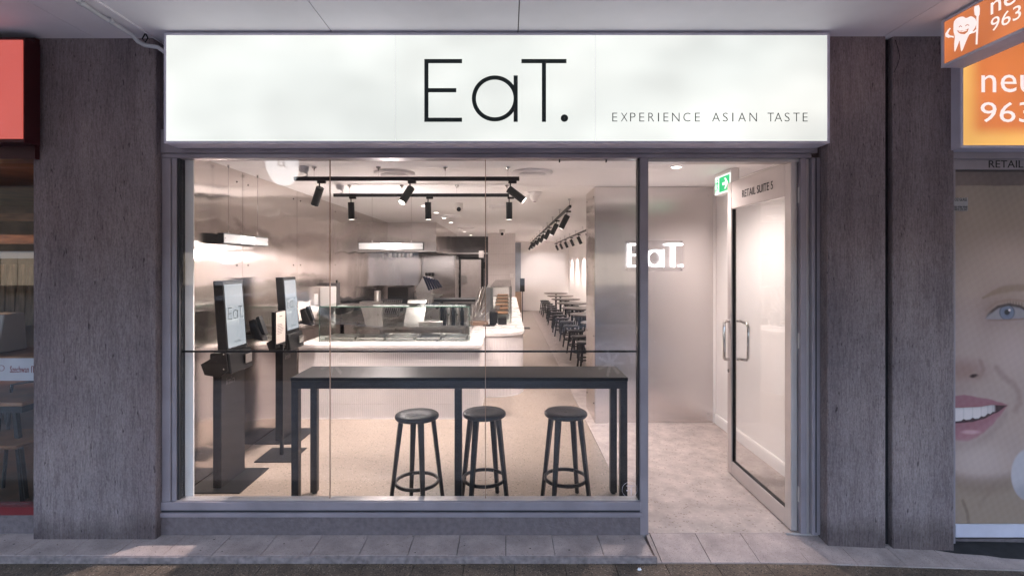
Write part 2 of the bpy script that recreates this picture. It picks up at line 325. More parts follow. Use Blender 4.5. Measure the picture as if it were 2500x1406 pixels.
    def mesh(s, name, mat, off=Vector((0,0,0))):
        me = bpy.data.meshes.new(name); me.from_pydata([(x-off.x, y-off.y, z-off.z) for x, y, z in s.v], [], s.f)
        me.polygons.foreach_set('use_smooth', s.sm); me.materials.append(M[mat] if isinstance(mat, str) else mat)
        bm = bmesh.new(); bm.from_mesh(me); bmesh.ops.recalc_face_normals(bm, faces=bm.faces); bm.to_mesh(me); bm.free()
        me.update(); return me
def wloc(o):
    p = Vector((0,0,0))
    while o is not None: p += Vector(o.location); o = o.parent
    return p
def tagit(o, label=None, cat=None, group=None, kind=None):
    if label: o['label'] = label
    if cat: o['category'] = cat
    if group: o['group'] = group
    if kind: o['kind'] = kind
    return o
def thing(name, label, cat, loc=(0,0,0), group=None):
    o = bpy.data.objects.new(name, None); COL.objects.link(o); o.location = loc; o.empty_display_size = .1
    return tagit(o, label, cat, group)
def part(mb, name, mat, parent, bev=0, seg=1, label=None, kind=None):
    """mb holds world coordinates; the object sits under its parent"""
    me = mb.mesh(name, mat, wloc(parent) if parent else Vector((0,0,0)))
    o = bpy.data.objects.new(name, me); COL.objects.link(o)
    if parent: o.parent = parent
    if bev:
        b = o.modifiers.new('bevel', 'BEVEL'); b.width = bev; b.segments = seg; b.limit_method = 'ANGLE'; b.angle_limit = R(40); b.harden_normals = False
    if label: o['label'] = label
    if kind: o['kind'] = kind
    return o
def solo(mb, name, mat, label, cat, group=None, bev=0, seg=1):
    c = Vector((0,0,0)); xs = [v[0] for v in mb.v]; ys = [v[1] for v in mb.v]; zs = [v[2] for v in mb.v]
    c = Vector(((min(xs)+max(xs))/2, (min(ys)+max(ys))/2, min(zs)))
    o = bpy.data.objects.new(name, mb.mesh(name, mat, c)); COL.objects.link(o); o.location = c
    if bev:
        b = o.modifiers.new('bevel', 'BEVEL'); b.width = bev; b.segments = seg; b.limit_method = 'ANGLE'; b.angle_limit = R(40)
    return tagit(o, label, cat, group)
def struct(mb, name, mat, bev=0): return tagit(part(mb, name, mat, None, bev), kind='structure')
def box(*a): return MB().box(*a)
def dup(o, loc=None, rz=None, label=None, parent=None, top=True):
    c = o.copy(); COL.objects.link(c)
    if parent: c.parent = parent
    for ch in list(o.children): dup(ch, parent=c, top=False)
    if top:
        if loc is not None: c.location = loc
        if rz is not None: c.rotation_euler[2] = rz
        if label: c['label'] = label
    return c
IN = 2.78                                 # brightness of every lamp in the shop
def spot(parent, loc, direction, power, angle=60, blend=.5, col=(1,.85,.80), size=.03):
    l = bpy.data.lights.new('lamp_light', 'SPOT'); l.energy = power*K*IN; l.spot_size = R(angle); l.spot_blend = blend; l.color = col; l.shadow_soft_size = size
    o = bpy.data.objects.new('lamp_light', l); COL.objects.link(o)
    o.rotation_euler = Vector(direction).to_track_quat('-Z', 'Y').to_euler()
    if parent: o.parent = parent; o.location = Vector(loc)-wloc(parent)
    else: o.location = loc
    return o
_fc = {}
def text_mesh(s, space=1.0, thin=0.0, extrude=0.0):
    cu = bpy.data.curves.new('t', 'FONT'); cu.body = s; cu.size = 1; cu.space_character = space; cu.offset = thin; cu.extrude = extrude; cu.resolution_u = 3
    o = bpy.data.objects.new('t', cu); COL.objects.link(o)
    dg = bpy.context.evaluated_depsgraph_get(); me = bpy.data.meshes.new_from_object(o.evaluated_get(dg))
    bpy.data.objects.remove(o); return me
def text(s, name, mat, parent, org, ux, uy, width=None, height=None, space=1.0, thin=0.0, thick=.001):
    """lettering with its lower left corner at org, running along ux, rising along uy, fitted to width x height"""
    me = text_mesh(s, space, thin); me.name = name
    xs = [v.co.x for v in me.vertices]; ys = [v.co.y for v in me.vertices]
    x0, x1, y0, y1 = min(xs), max(xs), min(ys), max(ys)
    sy = height/(y1-y0) if height else width/(x1-x0); sx = width/(x1-x0) if width else sy
    ux = Vector(ux); uy = Vector(uy); org = Vector(org); off = wloc(parent) if parent else Vector((0,0,0))
    for v in me.vertices:
        p = org+ux*((v.co.x-x0)*sx)+uy*((v.co.y-y0)*sy)-off; v.co = p
    me.materials.clear(); me.materials.append(M[mat])
    o = bpy.data.objects.new(name, me); COL.objects.link(o)
    if parent: o.parent = parent
    sm = o.modifiers.new('thick', 'SOLIDIFY'); sm.thickness = thick; sm.offset = 0
    return o
def logo(parent, org, ux, s, nrm, mat, thick=.003, stroke=1.0, name='letter'):
    """the four marks E a T . traced in photo pixels of the big sign; s = metres per pixel; org = left foot of the E"""
    org = Vector(org); ux = Vector(ux); uz = Vector((0,0,1)); n = Vector(nrm)
    k = 10*stroke
    def put(mb):
        q = MB(); q.f = mb.f; q.sm = mb.sm
        q.v = [tuple(org+ux*(x*s)+uz*(z*s)+n*(y*thick)) for x, y, z in mb.v]; return part(q, name, mat, parent)
    put(MB().prism([(0,0),(92,0),(92,k),(k,k),(k,72),(78,72),(78,72+k),(k,72+k),(k,143+10-k),(92,143+10-k),(92,153),(0,153)], 0, 1))
    a = MB().ring((172, 57), 56-k, 56, 0, 1, n=56); a.box(217+10-k+1, 228, -.01, 1.01, 0, 113); put(a)
    put(MB().prism([(237,153),(237,153-k),(292-k/2,153-k),(292-k/2,0),(292+k/2,0),(292+k/2,153-k),(347,153-k),(347,153)], 0, 1))
    put(MB().ring((342, 9), .5, 9*max(1, stroke*.8), 0, 1, n=24))

# ================================================================== SETTING: street side
struct(box(-60, 60, -60, -4.7, -.45, -.22), 'road', 'asphalt')
struct(box(-60, 60, -4.7, -4.55, -.40, -.10), 'kerb', 'kerb')
def zfront(X): return -.036 - max(0, X-1.7)*.033
# lower footpath: one sheet, and in front of the shop its slabs one by one
struct(box(-60, 60, -4.55, -.875, -.40, -.06), 'footpath', 'pave')  # out of view; paler than the slabs to bounce light onto the soffit
struct(box(-60, 60, -.875, .35, -.40, -.12), 'footpath_bed', 'kerb')
slabs = thing('slab_paving', 'dark brown exposed aggregate paving slabs in front of the step', 'paving', (0,-.5,-.06))
tagit(slabs, kind='structure'); del slabs['category']; del slabs['label']; slabs.name = 'paving'
x = zx(524, 3.05)-.3*9
while x < 3.9:
    for r in range(2):
        y1 = -.272-.3*r; zz1 = zfront(x)-.004; zz2 = zfront(x+.3)-.004
        e = .002
        part(MB().hexa([(x+e,y1-.3+e,-.11),(x+.3-e,y1-.3+e,-.11),(x+.3-e,y1-e,-.11),(x+e,y1-e,-.11),
             (x+e,y1-.3+e,zz1+random.uniform(-.001,.001)),(x+.3-e,y1-.3+e,zz2),(x+.3-e,y1-e,zz2),(x+e,y1-e,zz1)]), 'slab', 'path', slabs)
    x += .3
# tiled strip along the facade
step = thing('tiled_step', 'x', 'x', (0,-.13,0)); del step['category']; del step['label']; tagit(step, kind='structure')
xs = [-.013+.2955*n for n in range(-13, 4)]
for i in range(len(xs)-1):
    a, b = xs[i]+.0016, xs[i+1]-.0016; dz = random.uniform(-.0012,.0008)
    part(box(a, b, -.258, .02 if a > -2.3 else -.0, -.03, dz), 'tile', 'pave', step, bev=.0015)
part(box(xs[0], xs[-1], -.256, .02, -.05, -.032), 'mortar_bed', 'joint', step)
part(MB().prism([(-.272,-.12),(-.272,-.006),(-.262,-.0015),(-.2585,-.0015),(-.2585,-.12)], xs[0], xs[-1]+.02, 'yz'), 'kerb_edge', 'kerb', step)
part(MB().prism([(-.258,-.12),(-.02,-.12),(-.02,-.031),(-.258,-.031)], xs[-1]+.001, xs[-1]+.02, 'yz'), 'kerb_return', 'kerb', step)
# sloping entrance tiles, first a narrow cut one
ex = [xs[-1]+.022, .924]+[.924+.2947*n for n in range(1, 10)]
def zback(X): return 0 if X < 1.95 else -(X-1.95)*.05
for i in range(len(ex)-1):
    a, b = ex[i]+.002, ex[i+1]-.002
    yb = -.004 if a < 1.8 else (.1)
    fz0, fz1, bz0, bz1 = zfront(a), zfront(b), zback(a), zback(b)
    if i == 0: bz0 = bz1 = -.006
    part(MB().hexa([(a,-.268,-.115),(b,-.268,-.115),(b,yb,-.115),(a,yb,-.115),(a,-.268,fz0),(b,-.268,fz1),(b,yb,bz1),(a,yb,bz0)]), 'ramp_tile', 'pave', step)
part(MB().hexa([(ex[0]+.01,-.27,-.119),(ex[-1],-.27,-.119),(ex[-1],.02,-.119),(ex[0]+.01,.02,-.119),(ex[0]+.01,-.266,-.046),(ex[-1],-.266,-.11),(ex[-1],.02,-.05),(ex[0]+.01,.02,-.012)]), 'mortar_bed', 'joint', step)
# gum spots and a scrap of foil
gum = MB()
for _ in range(46):
    gx = random.uniform(-3.2, .8); gy = random.uniform(-.24,-.04); r_ = random.uniform(.002,.007)
    n = 7; gum.add([(gx+r_*random.uniform(.6,1.2)*math.cos(2*PI*k/n), gy+r_*random.uniform(.5,1)*math.sin(2*PI*k/n), .0012) for k in range(n)]+[(gx,gy,.0022)], [(k,(k+1)%n,n) for k in range(n)])
g_ = part(gum, 'gum_spot', 'chewing', step, kind='stuff')
fm = MB(); fp = at(1560,1371,2.98); n = 9
fm.add([(fp.x+.018*math.cos(2*PI*k/n)*random.uniform(.5,1), fp.y+.010*math.sin(2*PI*k/n), zfront(0)-.003) for k in range(n)]+[(fp.x+random.uniform(-.01,.01), fp.y, -.026) for _ in range(2)], [(k,(k+1)%n,n+(k%2)) for k in range(n)]+[tuple(range(n))])
solo(fm, 'foil_scrap', 'crumple', 'small scrap of silver foil in the gutter under the step corner', 'litter')

# awning soffit: separate panels with open joints
SZ = 3.187
aw = thing('awning', 'white street awning ceiling of large flat panels above the shopfront', 'awning', (0,-2,SZ))
jx = [-7.0, -3.38, -2.60, -1.115, .064, 2.36, 7.0]
jx = [-9, zx(234,3.24)-.0, zx(808,3.13), zx(1265,3.13), zx(2160,3.2), 9]
for a, b in zip(jx, jx[1:]):
    low = 0
    part(box(a+.003, b-.003, -3.0, .0, SZ, SZ+.05), 'soffit_panel', 'soffit', aw)
    part(box(a+.003, b-.003, -4.3, -3.006, SZ, SZ+.05), 'soffit_panel', 'soffit', aw)
part(box(-9, 9, -4.45, -4.3, SZ-.25, SZ+.4), 'fascia', 'frame', aw)
part(box(-9, 9, -4.29, .3, SZ+.052, SZ+.12), 'roof_sheet', 'frame_dark', aw)
rib = part(box(zx(372,3.2)-.006, zx(372,3.2)+.006, -4.29, .0, SZ-.010, SZ-.0005), 'cover_strip', 'soffit', aw)
# conduit along the soffit into the sign
cond = thing('conduit', 'white conduit pipe clipped under the awning beside the left end of the lit sign', 'pipe', at(335,92,3.1))
pts = [(-2.30,-1.3,SZ-.016), (-2.31,-.75,SZ-.016), (-2.33,-.40,SZ-.018), (-2.325,-.25,SZ-.02), (-2.31,-.19,SZ-.03), (-2.30,-.155,SZ-.055), (-2.27,-.135,SZ-.07), (-2.2,-.12,SZ-.075), (-2.14,-.115,SZ-.12)]
part(MB().tube(pts, .013, 10), 'pipe', 'pvc', cond)
for y in (-1.0,-.55,-.35): part(MB().cyl((-2.322,y-.01,SZ-.017),(-2.322,y+.01,SZ-.017),.018,n=12), 'clip', 'pvc', cond)
part(MB().tube([(-2.25,-.16,SZ-.005),(-2.235,-.16,SZ-.035),(-2.25,-.16,SZ-.06),(-2.27,-.16,SZ-.04),(-2.25,-.16,SZ-.005)], .004, 6), 'cable_loop', 'black', cond)

# pillars
pl = thing('concrete_pillar', 'wide rough concrete pillar between the red sign and the lit shop sign', 'pillar', (-2.7,0,0))
XL0, XL1 = zx(80,3.236), -2.244
part(box(XL0, XL1, -.077, .04, -.03, SZ+.02), 'shaft', 'concrete', pl, bev=.006)
pr = thing('concrete_pillar', 'rough concrete pillar right of the open glass door, split by a dark vertical joint', 'pillar', (2.4,0,0))
part(box(2.022, zx(2163,3.21), -.103, .09, -.08, SZ+.02), 'shaft', 'concrete', pr, bev=.006)
part(box(zx(2180,3.21), zx(2330,3.21)+.0, -.103, .5, -.09, SZ+.02), 'shaft', 'concrete', pr, bev=.006)
part(box(zx(2163,3.21)-.01, zx(2180,3.21)+.01, -.06, .4, -.08, SZ+.02), 'joint_filler', 'joint', pr)
part(MB().tube([at(2186,98,3.205), at(2193,122,3.2), at(2197,140,3.205), at(2191,160,3.203), at(2182,178,3.203)], .0018, 5), 'loose_wire', 'black', pr)

# ================================================================== shop shell
struct(box(-2.47, .868, .02, 18, -.05, 0.0), 'floor', 'floor')
struct(box(.872, 2.33, -.002, 18, -.05, 0.0), 'entry_floor', 'entry')
struct(box(-2.6, 2.4, .09, 18, 2.606, 2.66), 'ceiling', 'ceiling')
lw = thing('left_wall', 'stainless steel clad left wall', 'wall', (-2.5,3.5,0)); lw['kind'] = 'structure'
part(box(-2.6, -2.4735, .06, 12.2, -.02, 2.62), 'wall_core', 'dark_grey', lw)
seams = [.09, 1.417+.0-1.22+.0, 1.417, 2.637, 3.857, 5.077, 6.34, 7.56, 8.78, 10.0, 11.25]
seams = [.09, .20]+[1.417+1.22*k for k in range(0, 9)]
for a, b in zip(seams[1:], seams[2:]):
    p = part(box(-2.4725, -2.47, a+.0022, b-.0022, .002, 2.604), 'steel_panel', 'steel', lw)
    for z in (.35, 1.05, 1.74, 2.5):
        for y in (a+.1, b-.1):
            part(MB().cyl((-2.4700, y, z), (-2.4675, y, z), .008, n=10), 'screw', 'black', p)
lwf = part(box(-2.4735, -2.083, .052, .060, 0, 2.606), 'return_wall', 'white', lw)
bk = thing('back_wall', 'x', 'x', (0,15.9,0)); del bk['category']; del bk['label']; bk['kind'] = 'structure'
part(box(.1, 2.5, 15.85, 16.0, -.02, 2.62), 'plaster', 'white', bk)
part(box(.52, 2.33, 15.835, 15.849, 0, .09), 'skirting', 'white', bk)
rw = thing('right_wall', 'x', 'x', (2.35,8,0)); del rw['category']; del rw['label']; rw['kind'] = 'structure'
part(box(2.30, 2.45, .12, 15.84, -.02, 2.62), 'plaster', 'white', rw)
part(MB().prism([(2.3,0),(2.278,0),(2.278,.085),(2.284,.105),(2.3,.105)], .13, 2.285, 'xz'), 'skirting', 'white', rw)
part(box(2.282, 2.299, 2.92, 15.83, 0, .09), 'skirting', 'white', rw)
# kitchen end walls
kw = thing('kitchen_wall', 'x', 'x', (-1.2,11.5,0)); del kw['category']; del kw['label']; kw['kind'] = 'structure'
part(box(-2.47, -1.50, 11.25, 12.5, -.02, 2.0), 'steel_lining', 'steel_pier', kw)
part(box(-2.6, -.56, 12.5, 12.6, -.02, 2.62), 'plaster', 'dark_grey', kw)
part(MB().cyl((-1.515,11.24,0),(-1.515,11.24,2.0),.012,n=8), 'edge_trim', 'chrome', kw)
tw = thing('tiled_wall', 'x', 'x', (-.2,10.9,0)); del tw['category']; del tw['label']; tw['kind'] = 'structure'
part(box(-.55, .2, 10.85, 12.6, -.02, 2.606), 'core', 'grout', tw)
tm = MB()
x = -.548
while x < .2:
    z = 0.0
    while z < 2.6:
        tm.box(x, min(x+.043,.2), 10.838, 10.851, z+.004, min(z+.286,2.603)); z += .29
    x += .048
part(tm, 'finger_tiles', 'tile', tw, kind='stuff')
part(box(.2, .203, 10.85, 16, 0, 2.606), 'side_lining', 'white', tw)

# steel clad pier with neon
pier = thing('steel_pier', 'freestanding pier clad in brushed stainless steel carrying the small neon sign', 'pier', (1.6,2.6,0))
part(box(.966, 2.296, 2.294, 2.90, 0, 2.604), 'core', 'white', pier)
for a, b in ((.962, 2.262),):
    p = part(box(a, b, 2.288, 2.2925, .004, 2.602), 'steel_panel', 'steel_pier', pier)
for px, py in ((1471,478),(1599,478),(1731,478),(1471,655),(1470,833),(1598,833),(1730,833),(1471,1008),(1598,1010),(1730,1010),(1730,655)):
    c = at(px, py, 5.6); part(MB().cyl((c.x,2.2885,c.z),(c.x,2.284,c.z),.009,n=10), 'screw', 'chrome', p)
p = part(box(.9585, .963, 2.294, 2.90, .004, 2.602), 'steel_panel', 'steel', pier)
for z in (.2,.95,1.72,2.5):
    for y in (2.36,2.84): part(MB().cyl((.9583,y,z),(.955,y,z),.008,n=10), 'screw', 'black', p)

# ================================================================== shopfront
sf = thing('shop_window', 'large shop window of three tall panes in a grey metal frame', 'window', (-.7,0,0))
wx0, wx1 = zx(440,D0), zx(1560,D0); zb, zt = zz(1218,D0), zz(388,D0)
part(box(-2.2435, wx1+.02, -.028, .06, .001, .118), 'plinth', 'plinth', sf)
part(box(-2.2435, wx1+.014, -.040, .05, .1195, .148), 'bottom_track', 'frame', sf, bev=.002)
part(box(-2.2435, wx1+.008, -.026, .05, .149, .160), 'sill_gap', 'frame_dark', sf)
part(box(-2.2435, wx1+.004, -.034, .055, .1615, .215), 'sill', 'frame', sf, bev=.003)
part(box(wx0-.02, wx1, -.018, .045, .2165, zb), 'glazing_bead', 'alu', sf)
part(box(-2.240, wx0-.045, -.03, .06, .2165, zt), 'jamb', 'frame', sf, bev=.003)
part(box(wx0-.043, wx0-.012, -.02, .06, .2165, zt), 'jamb', 'frame', sf, bev=.002)
part(box(wx0-.011, wx0+.0, -.012, .05, zb+.001, zt), 'gasket', 'frame_dark', sf)
part(box(-2.244, 2.0, -.035, .09, zt+.030, 2.62), 'head', 'frame', sf, bev=.003)
part(box(-2.244, 1.965, -.026, .08, zt+.001, zt+.028), 'head', 'frame', sf, bev=.002)
part(box(wx1, zx(1580,D0), -.03, .07, .001, zt), 'mullion', 'frame', sf, bev=.003)
part(box(wx1-.008, wx1-.0005, -.015, .05, zb+.001, zt), 'gasket', 'frame_dark', sf)
jn = [wx0+.001, zx(804,D0), zx(1185,D0), wx1-.009]
for a, b in zip(jn, jn[1:]):
    part(box(a+.003, b-.003, .010, .020, zb+.002, zt-.003), 'pane', 'glass', sf)
for j in jn[1:3]: part(box(j-.0022, j+.0022, .0085, .0215, zb+.002, zt-.003), 'silicone_joint', 'glass_edge', sf)
part(box(wx0, wx1-.01, .022, .030, zz(861.5,D0), zz(857,D0)), 'safety_strip', 'black', sf)
for px in (1367,1482): part(box(zx(px,D0)-.004, zx(px,D0)+.004, .024, .036, zt-.018, zt-.001), 'clip', 'black', sf)
lg = part(MB().ring((zx(1538,D0), zz(1196,D0)), .049, .050, .0065, .0085, n=40), 'etched_logo', 'sign_frame', sf)
part(MB().box(zx(1530,D0),zx(1547,D0),.0065,.0085,zz(1187,D0),zz(1186,D0)).box(zx(1541,D0),zx(1542.5,D0),.0065,.0085,zz(1209,D0),zz(1188,D0)).box(zx(1530,D0),zx(1534,D0),.0065,.0085,zz(1199,D0),zz(1197,D0)), 'etched_mark', 'sign_frame', lg)

# door frame and open door leaf
df = thing('door_frame', 'grey metal door frame on the right side of the shopfront', 'door frame', (1.95,0,0))
part(box(1.9005, zx(1965,D0), -.02, .05, .001, zt), 'jamb', 'frame', df, bev=.002)
part(box(zx(1965,D0)+.001, zx(1976,D0), .0, .11, .001, zt), 'reveal', 'alu', df)
part(box(zx(1976,D0)+.001, 2.0215, -.03, .11, .001, zt+.001), 'outer_jamb', 'frame', df, bev=.003)
part(box(zx(1984,D0), zx(1986,D0), -.034, -.030, .02, zt), 'cover_bead', 'frame_dark', df)
part(box(2.0, 2.32, .10, .13, 0, 2.606), 'plaster_return', 'white', df)
part(box(zx(1580,D0)+.002, 1.9, .0, .085, zt-.02, zt), 'head_reveal', 'alu', df)

DX = 1.875     # open leaf, at right angles to the shopfront
dr = thing('glass_door', 'glass door with pale metal frame swung fully open into the shop', 'door', (DX,0,0))
y0, y1, dz0, dz1 = .012, .975, .008, zt-.006; th = .022
part(box(DX-th, DX+th, y0, y0+.075, dz0, dz1), 'stile', 'alu', dr, bev=.003)
part(box(DX-th, DX+th, y1-.075, y1, dz0, dz1), 'stile', 'alu', dr, bev=.003)
part(box(DX-th+.001, DX+th-.001, y0+.0755, y1-.0755, dz0, dz0+.11), 'bottom_rail', 'alu', dr, bev=.003)
tr = part(box(DX-th+.001, DX+th-.001, y0+.0755, y1-.0755, dz1-.225, dz1), 'top_rail', 'alu', dr, bev=.003)
part(MB().box(DX-.012, DX+.012, y1-.083, y1-.0755, dz0+.11, dz1-.225), 'gasket', 'black', dr)
part(MB().box(DX-.012, DX+.012, y0+.0755, y1-.084, dz0+.1105, dz0+.117), 'gasket', 'black', dr)
part(box(DX-.004, DX+.004, y0+.076, y1-.083, dz0+.117, dz1-.2255), 'pane', 'glass', dr)
ta = onx(1812, 459, DX-th-.0005); tb = onx(1887, 431, DX-th-.0005)
text('RETAIL SUITE 5', 'lettering', 'black', tr, (DX-th-.0008, ta.y, 2.275), (0,-1,0), (0,0,1), width=ta.y-tb.y, height=.058, thick=.001)
part(MB().cyl((DX-th-.002,y1-.038,.86),(DX-th-.010,y1-.038,.86),.016,n=16), 'lock_cylinder', 'chrome', dr)
for hz_ in (.25, 1.25, 2.2): part(MB().cyl((DX+.03,y0-.004,hz_-.05),(DX+.03,y0-.004,hz_+.05),.010,n=10), 'hinge', 'alu', dr)
for sgn in (-1, 1):
    hx = DX+sgn*(th+.055); z0, z1, yh = .955, 1.275, y1-.038
    c = .03; P = [(DX+sgn*th,yh,z0)]
    for k in range(5): t = k/4*PI/2; P.append((hx-sgn*c*(1-math.sin(t)), yh-.03*(k/4), z0+c*(1-math.cos(t))))
    for k in range(5): t = k/4*PI/2; P.append((hx-sgn*c*(1-math.cos(t)), yh-.03*(1-k/4), z1-c+c*math.sin(t)))
    P.append((DX+sgn*th,yh,z1))
    if sgn == 1:
        P = [(DX+sgn*th,yh,z0),(DX+sgn*(th+.045),yh,z0),(DX+sgn*(th+.05),yh-.02,z0+.003),(DX+sgn*(th+.055),yh-.1,z0+.012),(DX+sgn*(th+.055),yh-.125,z0+.035),(DX+sgn*(th+.055),yh-.13,z1-.035),(DX+sgn*(th+.055),yh-.1,z1-.01),(DX+sgn*(th+.05),yh-.02,z1-.002),(DX+sgn*(th+.045),yh,z1),(DX+sgn*th,yh,z1)]
    part(MB().tube(P, .0125, 12), 'handle', 'chrome', dr)

struct(box(-30, 30, .35, 12, SZ+.13, 22), 'sun_block_mass', 'facade')  # unseen mass, added and sized to keep the sun off the street
# facade infill behind the sign
fw = struct(box(-2.244, 2.02, .0, .085, 2.625, SZ+.05), 'facade_wall', 'frame')

# main lit sign
sg = thing('shop_sign', 'long white backlit sign reading EaT. above the shopfront', 'sign', (-.07,-.1,2.495))
SY = -.183; DS = D0+SY; sx0, sx1 = zx(400,DS), zx(2026,DS); sz0, sz1 = zz(350,DS), SZ-.012
part(box(sx0, sx1, SY+.008, -.04, sz0, sz1), 'casing', 'sign_frame', sg)
fr = .024
fm_ = part(MB().box(sx0, sx1, SY, SY+.007, sz0, sz0+.013).box(sx0, sx1, SY, SY+.007, sz1-.014, sz1).box(sx0, sx0+.012, SY, SY+.007, sz0+.012, sz1-.014).box(sx1-.014, sx1, SY, SY+.007, sz0+.012, sz1-.014), 'rim', 'sign_frame', sg)
jj = [sx0+.013, zx(965,DS), zx(1454,DS), sx1-.015]
for a, b in zip(jj, jj[1:]): part(box(a+.0012, b-.0012, SY+.002, SY+.0075, sz0+.013, sz1-.015), 'sign_panel', 'sign_face', sg)
logo(sg, (zx(1036,DS), SY+.0015, zz(298,DS)), (1,0,0), DS/F, (0,-1,0), 'ink', thick=.0025)
sx = [1495,1516,1538.5,1561,1583,1606.5,1620,1641,1668.5,1697,None,1739,1765,1788,1802.5,1830,None,1874,1891,1916,1937,1960]
sw = dict(E=12,X=16,P=13,R=14,I=2.4,N=18,C=17,A=18.5,S=12,T=15.5)
for ch_, px in zip('EXPERIENCE ASIAN TASTE', sx):
    if px is not None: text(ch_, 'small_letter', 'ink', sg, (zx(px,DS), SY+.0005, zz(297,DS)), (1,0,0), (0,0,1), width=sw[ch_]*DS/F, height=21*DS/F, thin=-.016, thick=.001)

# round sign hanging from the awning (seen only as a reflection)
rs = thing('round_sign', 'round white hanging sign mirrored in the window glass', 'sign', (-2.37,-2.0,2.58))
cyl_ = MB().cyl((-2.399,-2.006,2.82),(-2.341,-1.994,2.82),.24,n=40); part(cyl_, 'disc', emis('round_sign_face', (.9,.95,1), 5.5), rs)
part(MB().cyl((-2.37,-2.0,3.05),(-2.37,-2.0,SZ),.012,n=8), 'hanger', 'frame', rs)
logo(rs, (-2.352, -1.84, 2.76), (0,-1,0) and (-.0,-1,0), .00095, (1,0,0), 'ink', thick=.02)

# ================================================================== neighbour on the left: red sign and restaurant window
XR = zx(78, 3.24)
rsn = thing('red_sign', 'red backlit sign in a dark red frame left of the concrete pillar', 'sign', (-3.6,-.1,2.6))
part(box(-5, zx(84,3.2), -.11, .04, zz(388,3.2), SZ-.01), 'casing', 'red_frame', rsn)
part(box(-5, zx(60,3.1), -.215, -.1105, zz(348,3.1), zz(93,3.1)), 'box_frame', 'red_frame', rsn)
part(box(-5, zx(54,3.09), -.222, -.2155, zz(339,3.09), zz(98,3.09)), 'face', 'red_face', rsn)
rr_ = thing('restaurant_window', 'dim restaurant window with a white lettered decal strip left of the pillar', 'window', (-3.6,0,0))
part(box(-6, XR, .0, .05, zz(390,D0)+.001, zz(386,3.2)), 'head', 'wood', rr_)
part(box(-6, XR, -.02, .06, .125, zz(1234,D0)), 'sill', 'red_sill', rr_)
part(box(-6, XR, -.01, .08, .001, .124), 'plinth', 'plinth', rr_)
part(box(-6, XR-.002, .015, .025, zz(1234,D0)+.001, zz(391,D0)), 'pane', 'glass', rr_)
dc = part(box(-6, XR-.003, .0100, .0145, zz(930,D0), zz(875,D0)), 'decal_strip', pbr('decal', (.40,.40,.44), .6), rr_)
text('Szechwan', 'lettering', pbr and 'red_sill', dc, (zx(21,D0), .0095, zz(910,D0)), (1,0,0), (0,0,1), width=46*D0/F, height=16*D0/F, thick=.0008)
part(MB().box(zx(73,D0),zx(74.2,D0),.009,.0100,zz(910,D0),zz(894,D0)).box(zx(73,D0),zx(79.5,D0),.009,.0100,zz(895.5,D0),zz(894,D0)).box(zx(77.5,D0),zx(78.7,D0),.009,.0100,zz(910,D0),zz(894,D0)), 'lettering', 'red_sill', dc)
part(MB().ring((zx(0,D0), zz(899,D0)), .017, .0195, .009, .0100, n=20), 'emblem', 'red_sill', dc)
# its room
struct(box(-9.5, XL0-.0, .09, 5, -.06, -.002), 'restaurant_floor', pbr('restaurant_floor', (.16,.095,.06), .35, var=.3))
struct(MB().box(-9.5,-9.4,.09,5,0,2.7).box(-9.4,-3.2,4.9,5,0,2.7).box(-3.17,-3.12,.09,4.9,0,2.7).box(-9.5,-3.17,.09,5,2.7,2.75), 'restaurant_walls', 'brown')
for i, (z, m_) in enumerate(((2.25,'wood'),(1.95,'wood'))):
    solo(box(-9.3,-3.25,2.6-.9*i,2.75-.9*i,z,z+.09), 'ceiling_beam', 'wood', ['timber beam behind the restaurant window, upper one just under the red sign','timber beam behind the restaurant window, lower one above the white shelf'][i], 'beam')
solo(box(-8.5,-3.3,1.0,1.3,1.80,1.86), 'wall_shelf', 'white', 'white shelf behind the restaurant window above the pale curtain', 'shelf')
cm = MB()
for k in range(14):
    xx = -5.4+.1*k; cm.add([(xx,1.62,1.15),(xx+.05,1.7,1.15),(xx+.1,1.62,1.15),(xx+.06,1.62,1.75),(xx+.085,1.66,1.75),(xx+.11,1.62,1.75)], [(0,1,4,3),(1,2,5,4)])
solo(cm, 'curtain', 'curtain', 'pale gathered curtain behind the restaurant window', 'curtain')
ll = solo(MB().lathe((-4.75,1.3,1.99),[(.02,0),(.06,.02),(.075,.06),(.06,.11),(.02,.13)],20), 'lantern', 'lantern', 'small glowing orange lantern above the restaurant shelf', 'lamp')
spot(None, (-5.2,1.6,2.6), (.2,-.2,-1), 12, 150, .6, (1,.55,.28), .1)
def rtable(loc, label, z=.74):
    t = thing('restaurant_table', label, 'table', loc); x, y, _ = loc
    part(box(x-.45,x+.45,y-.35,y+.35,z-.03,z), 'tabletop', 'wood', t, bev=.004); part(box(x-.40,x+.40,y-.3,y+.3,z-.09,z-.031), 'apron', 'black', t)
    for a in (-.36,.36):
        for b in (-.27,.27): part(MB().bar((x+a*.9,y+b,z-.09),(x+a*1.1,y+b,0),.03), 'leg', 'black', t)
rtable((-4.0,.75,0), 'timber table with black legs right behind the restaurant window')
rtable((-5.9,2.0,0), 'timber table further back in the restaurant room behind the till')
ch = thing('restaurant_chair', 'black metal chair with wooden seat behind the lower restaurant window', 'chair', (-3.55,.45,0))
part(box(-3.95,-3.50,.3,.7,.43,.455), 'seat', 'wood', ch, bev=.008)
for a, b in ((-3.92,.33),(-3.52,.33),(-3.92,.67),(-3.52,.67)): part(MB().cyl((a,b,.44),(a+(a+3.73)*.2,b,0),.012,n=8), 'leg', 'black', ch)
part(MB().tube([(-3.92,.67,.45),(-3.92,.70,.8),(-3.72,.71,.83),(-3.52,.70,.8),(-3.52,.67,.45)],.011,8), 'back_frame', 'black', ch)
tl = thing('till_machine', 'grey card till with dark keypad on the restaurant counter', 'till', (-3.95,.55,.99))
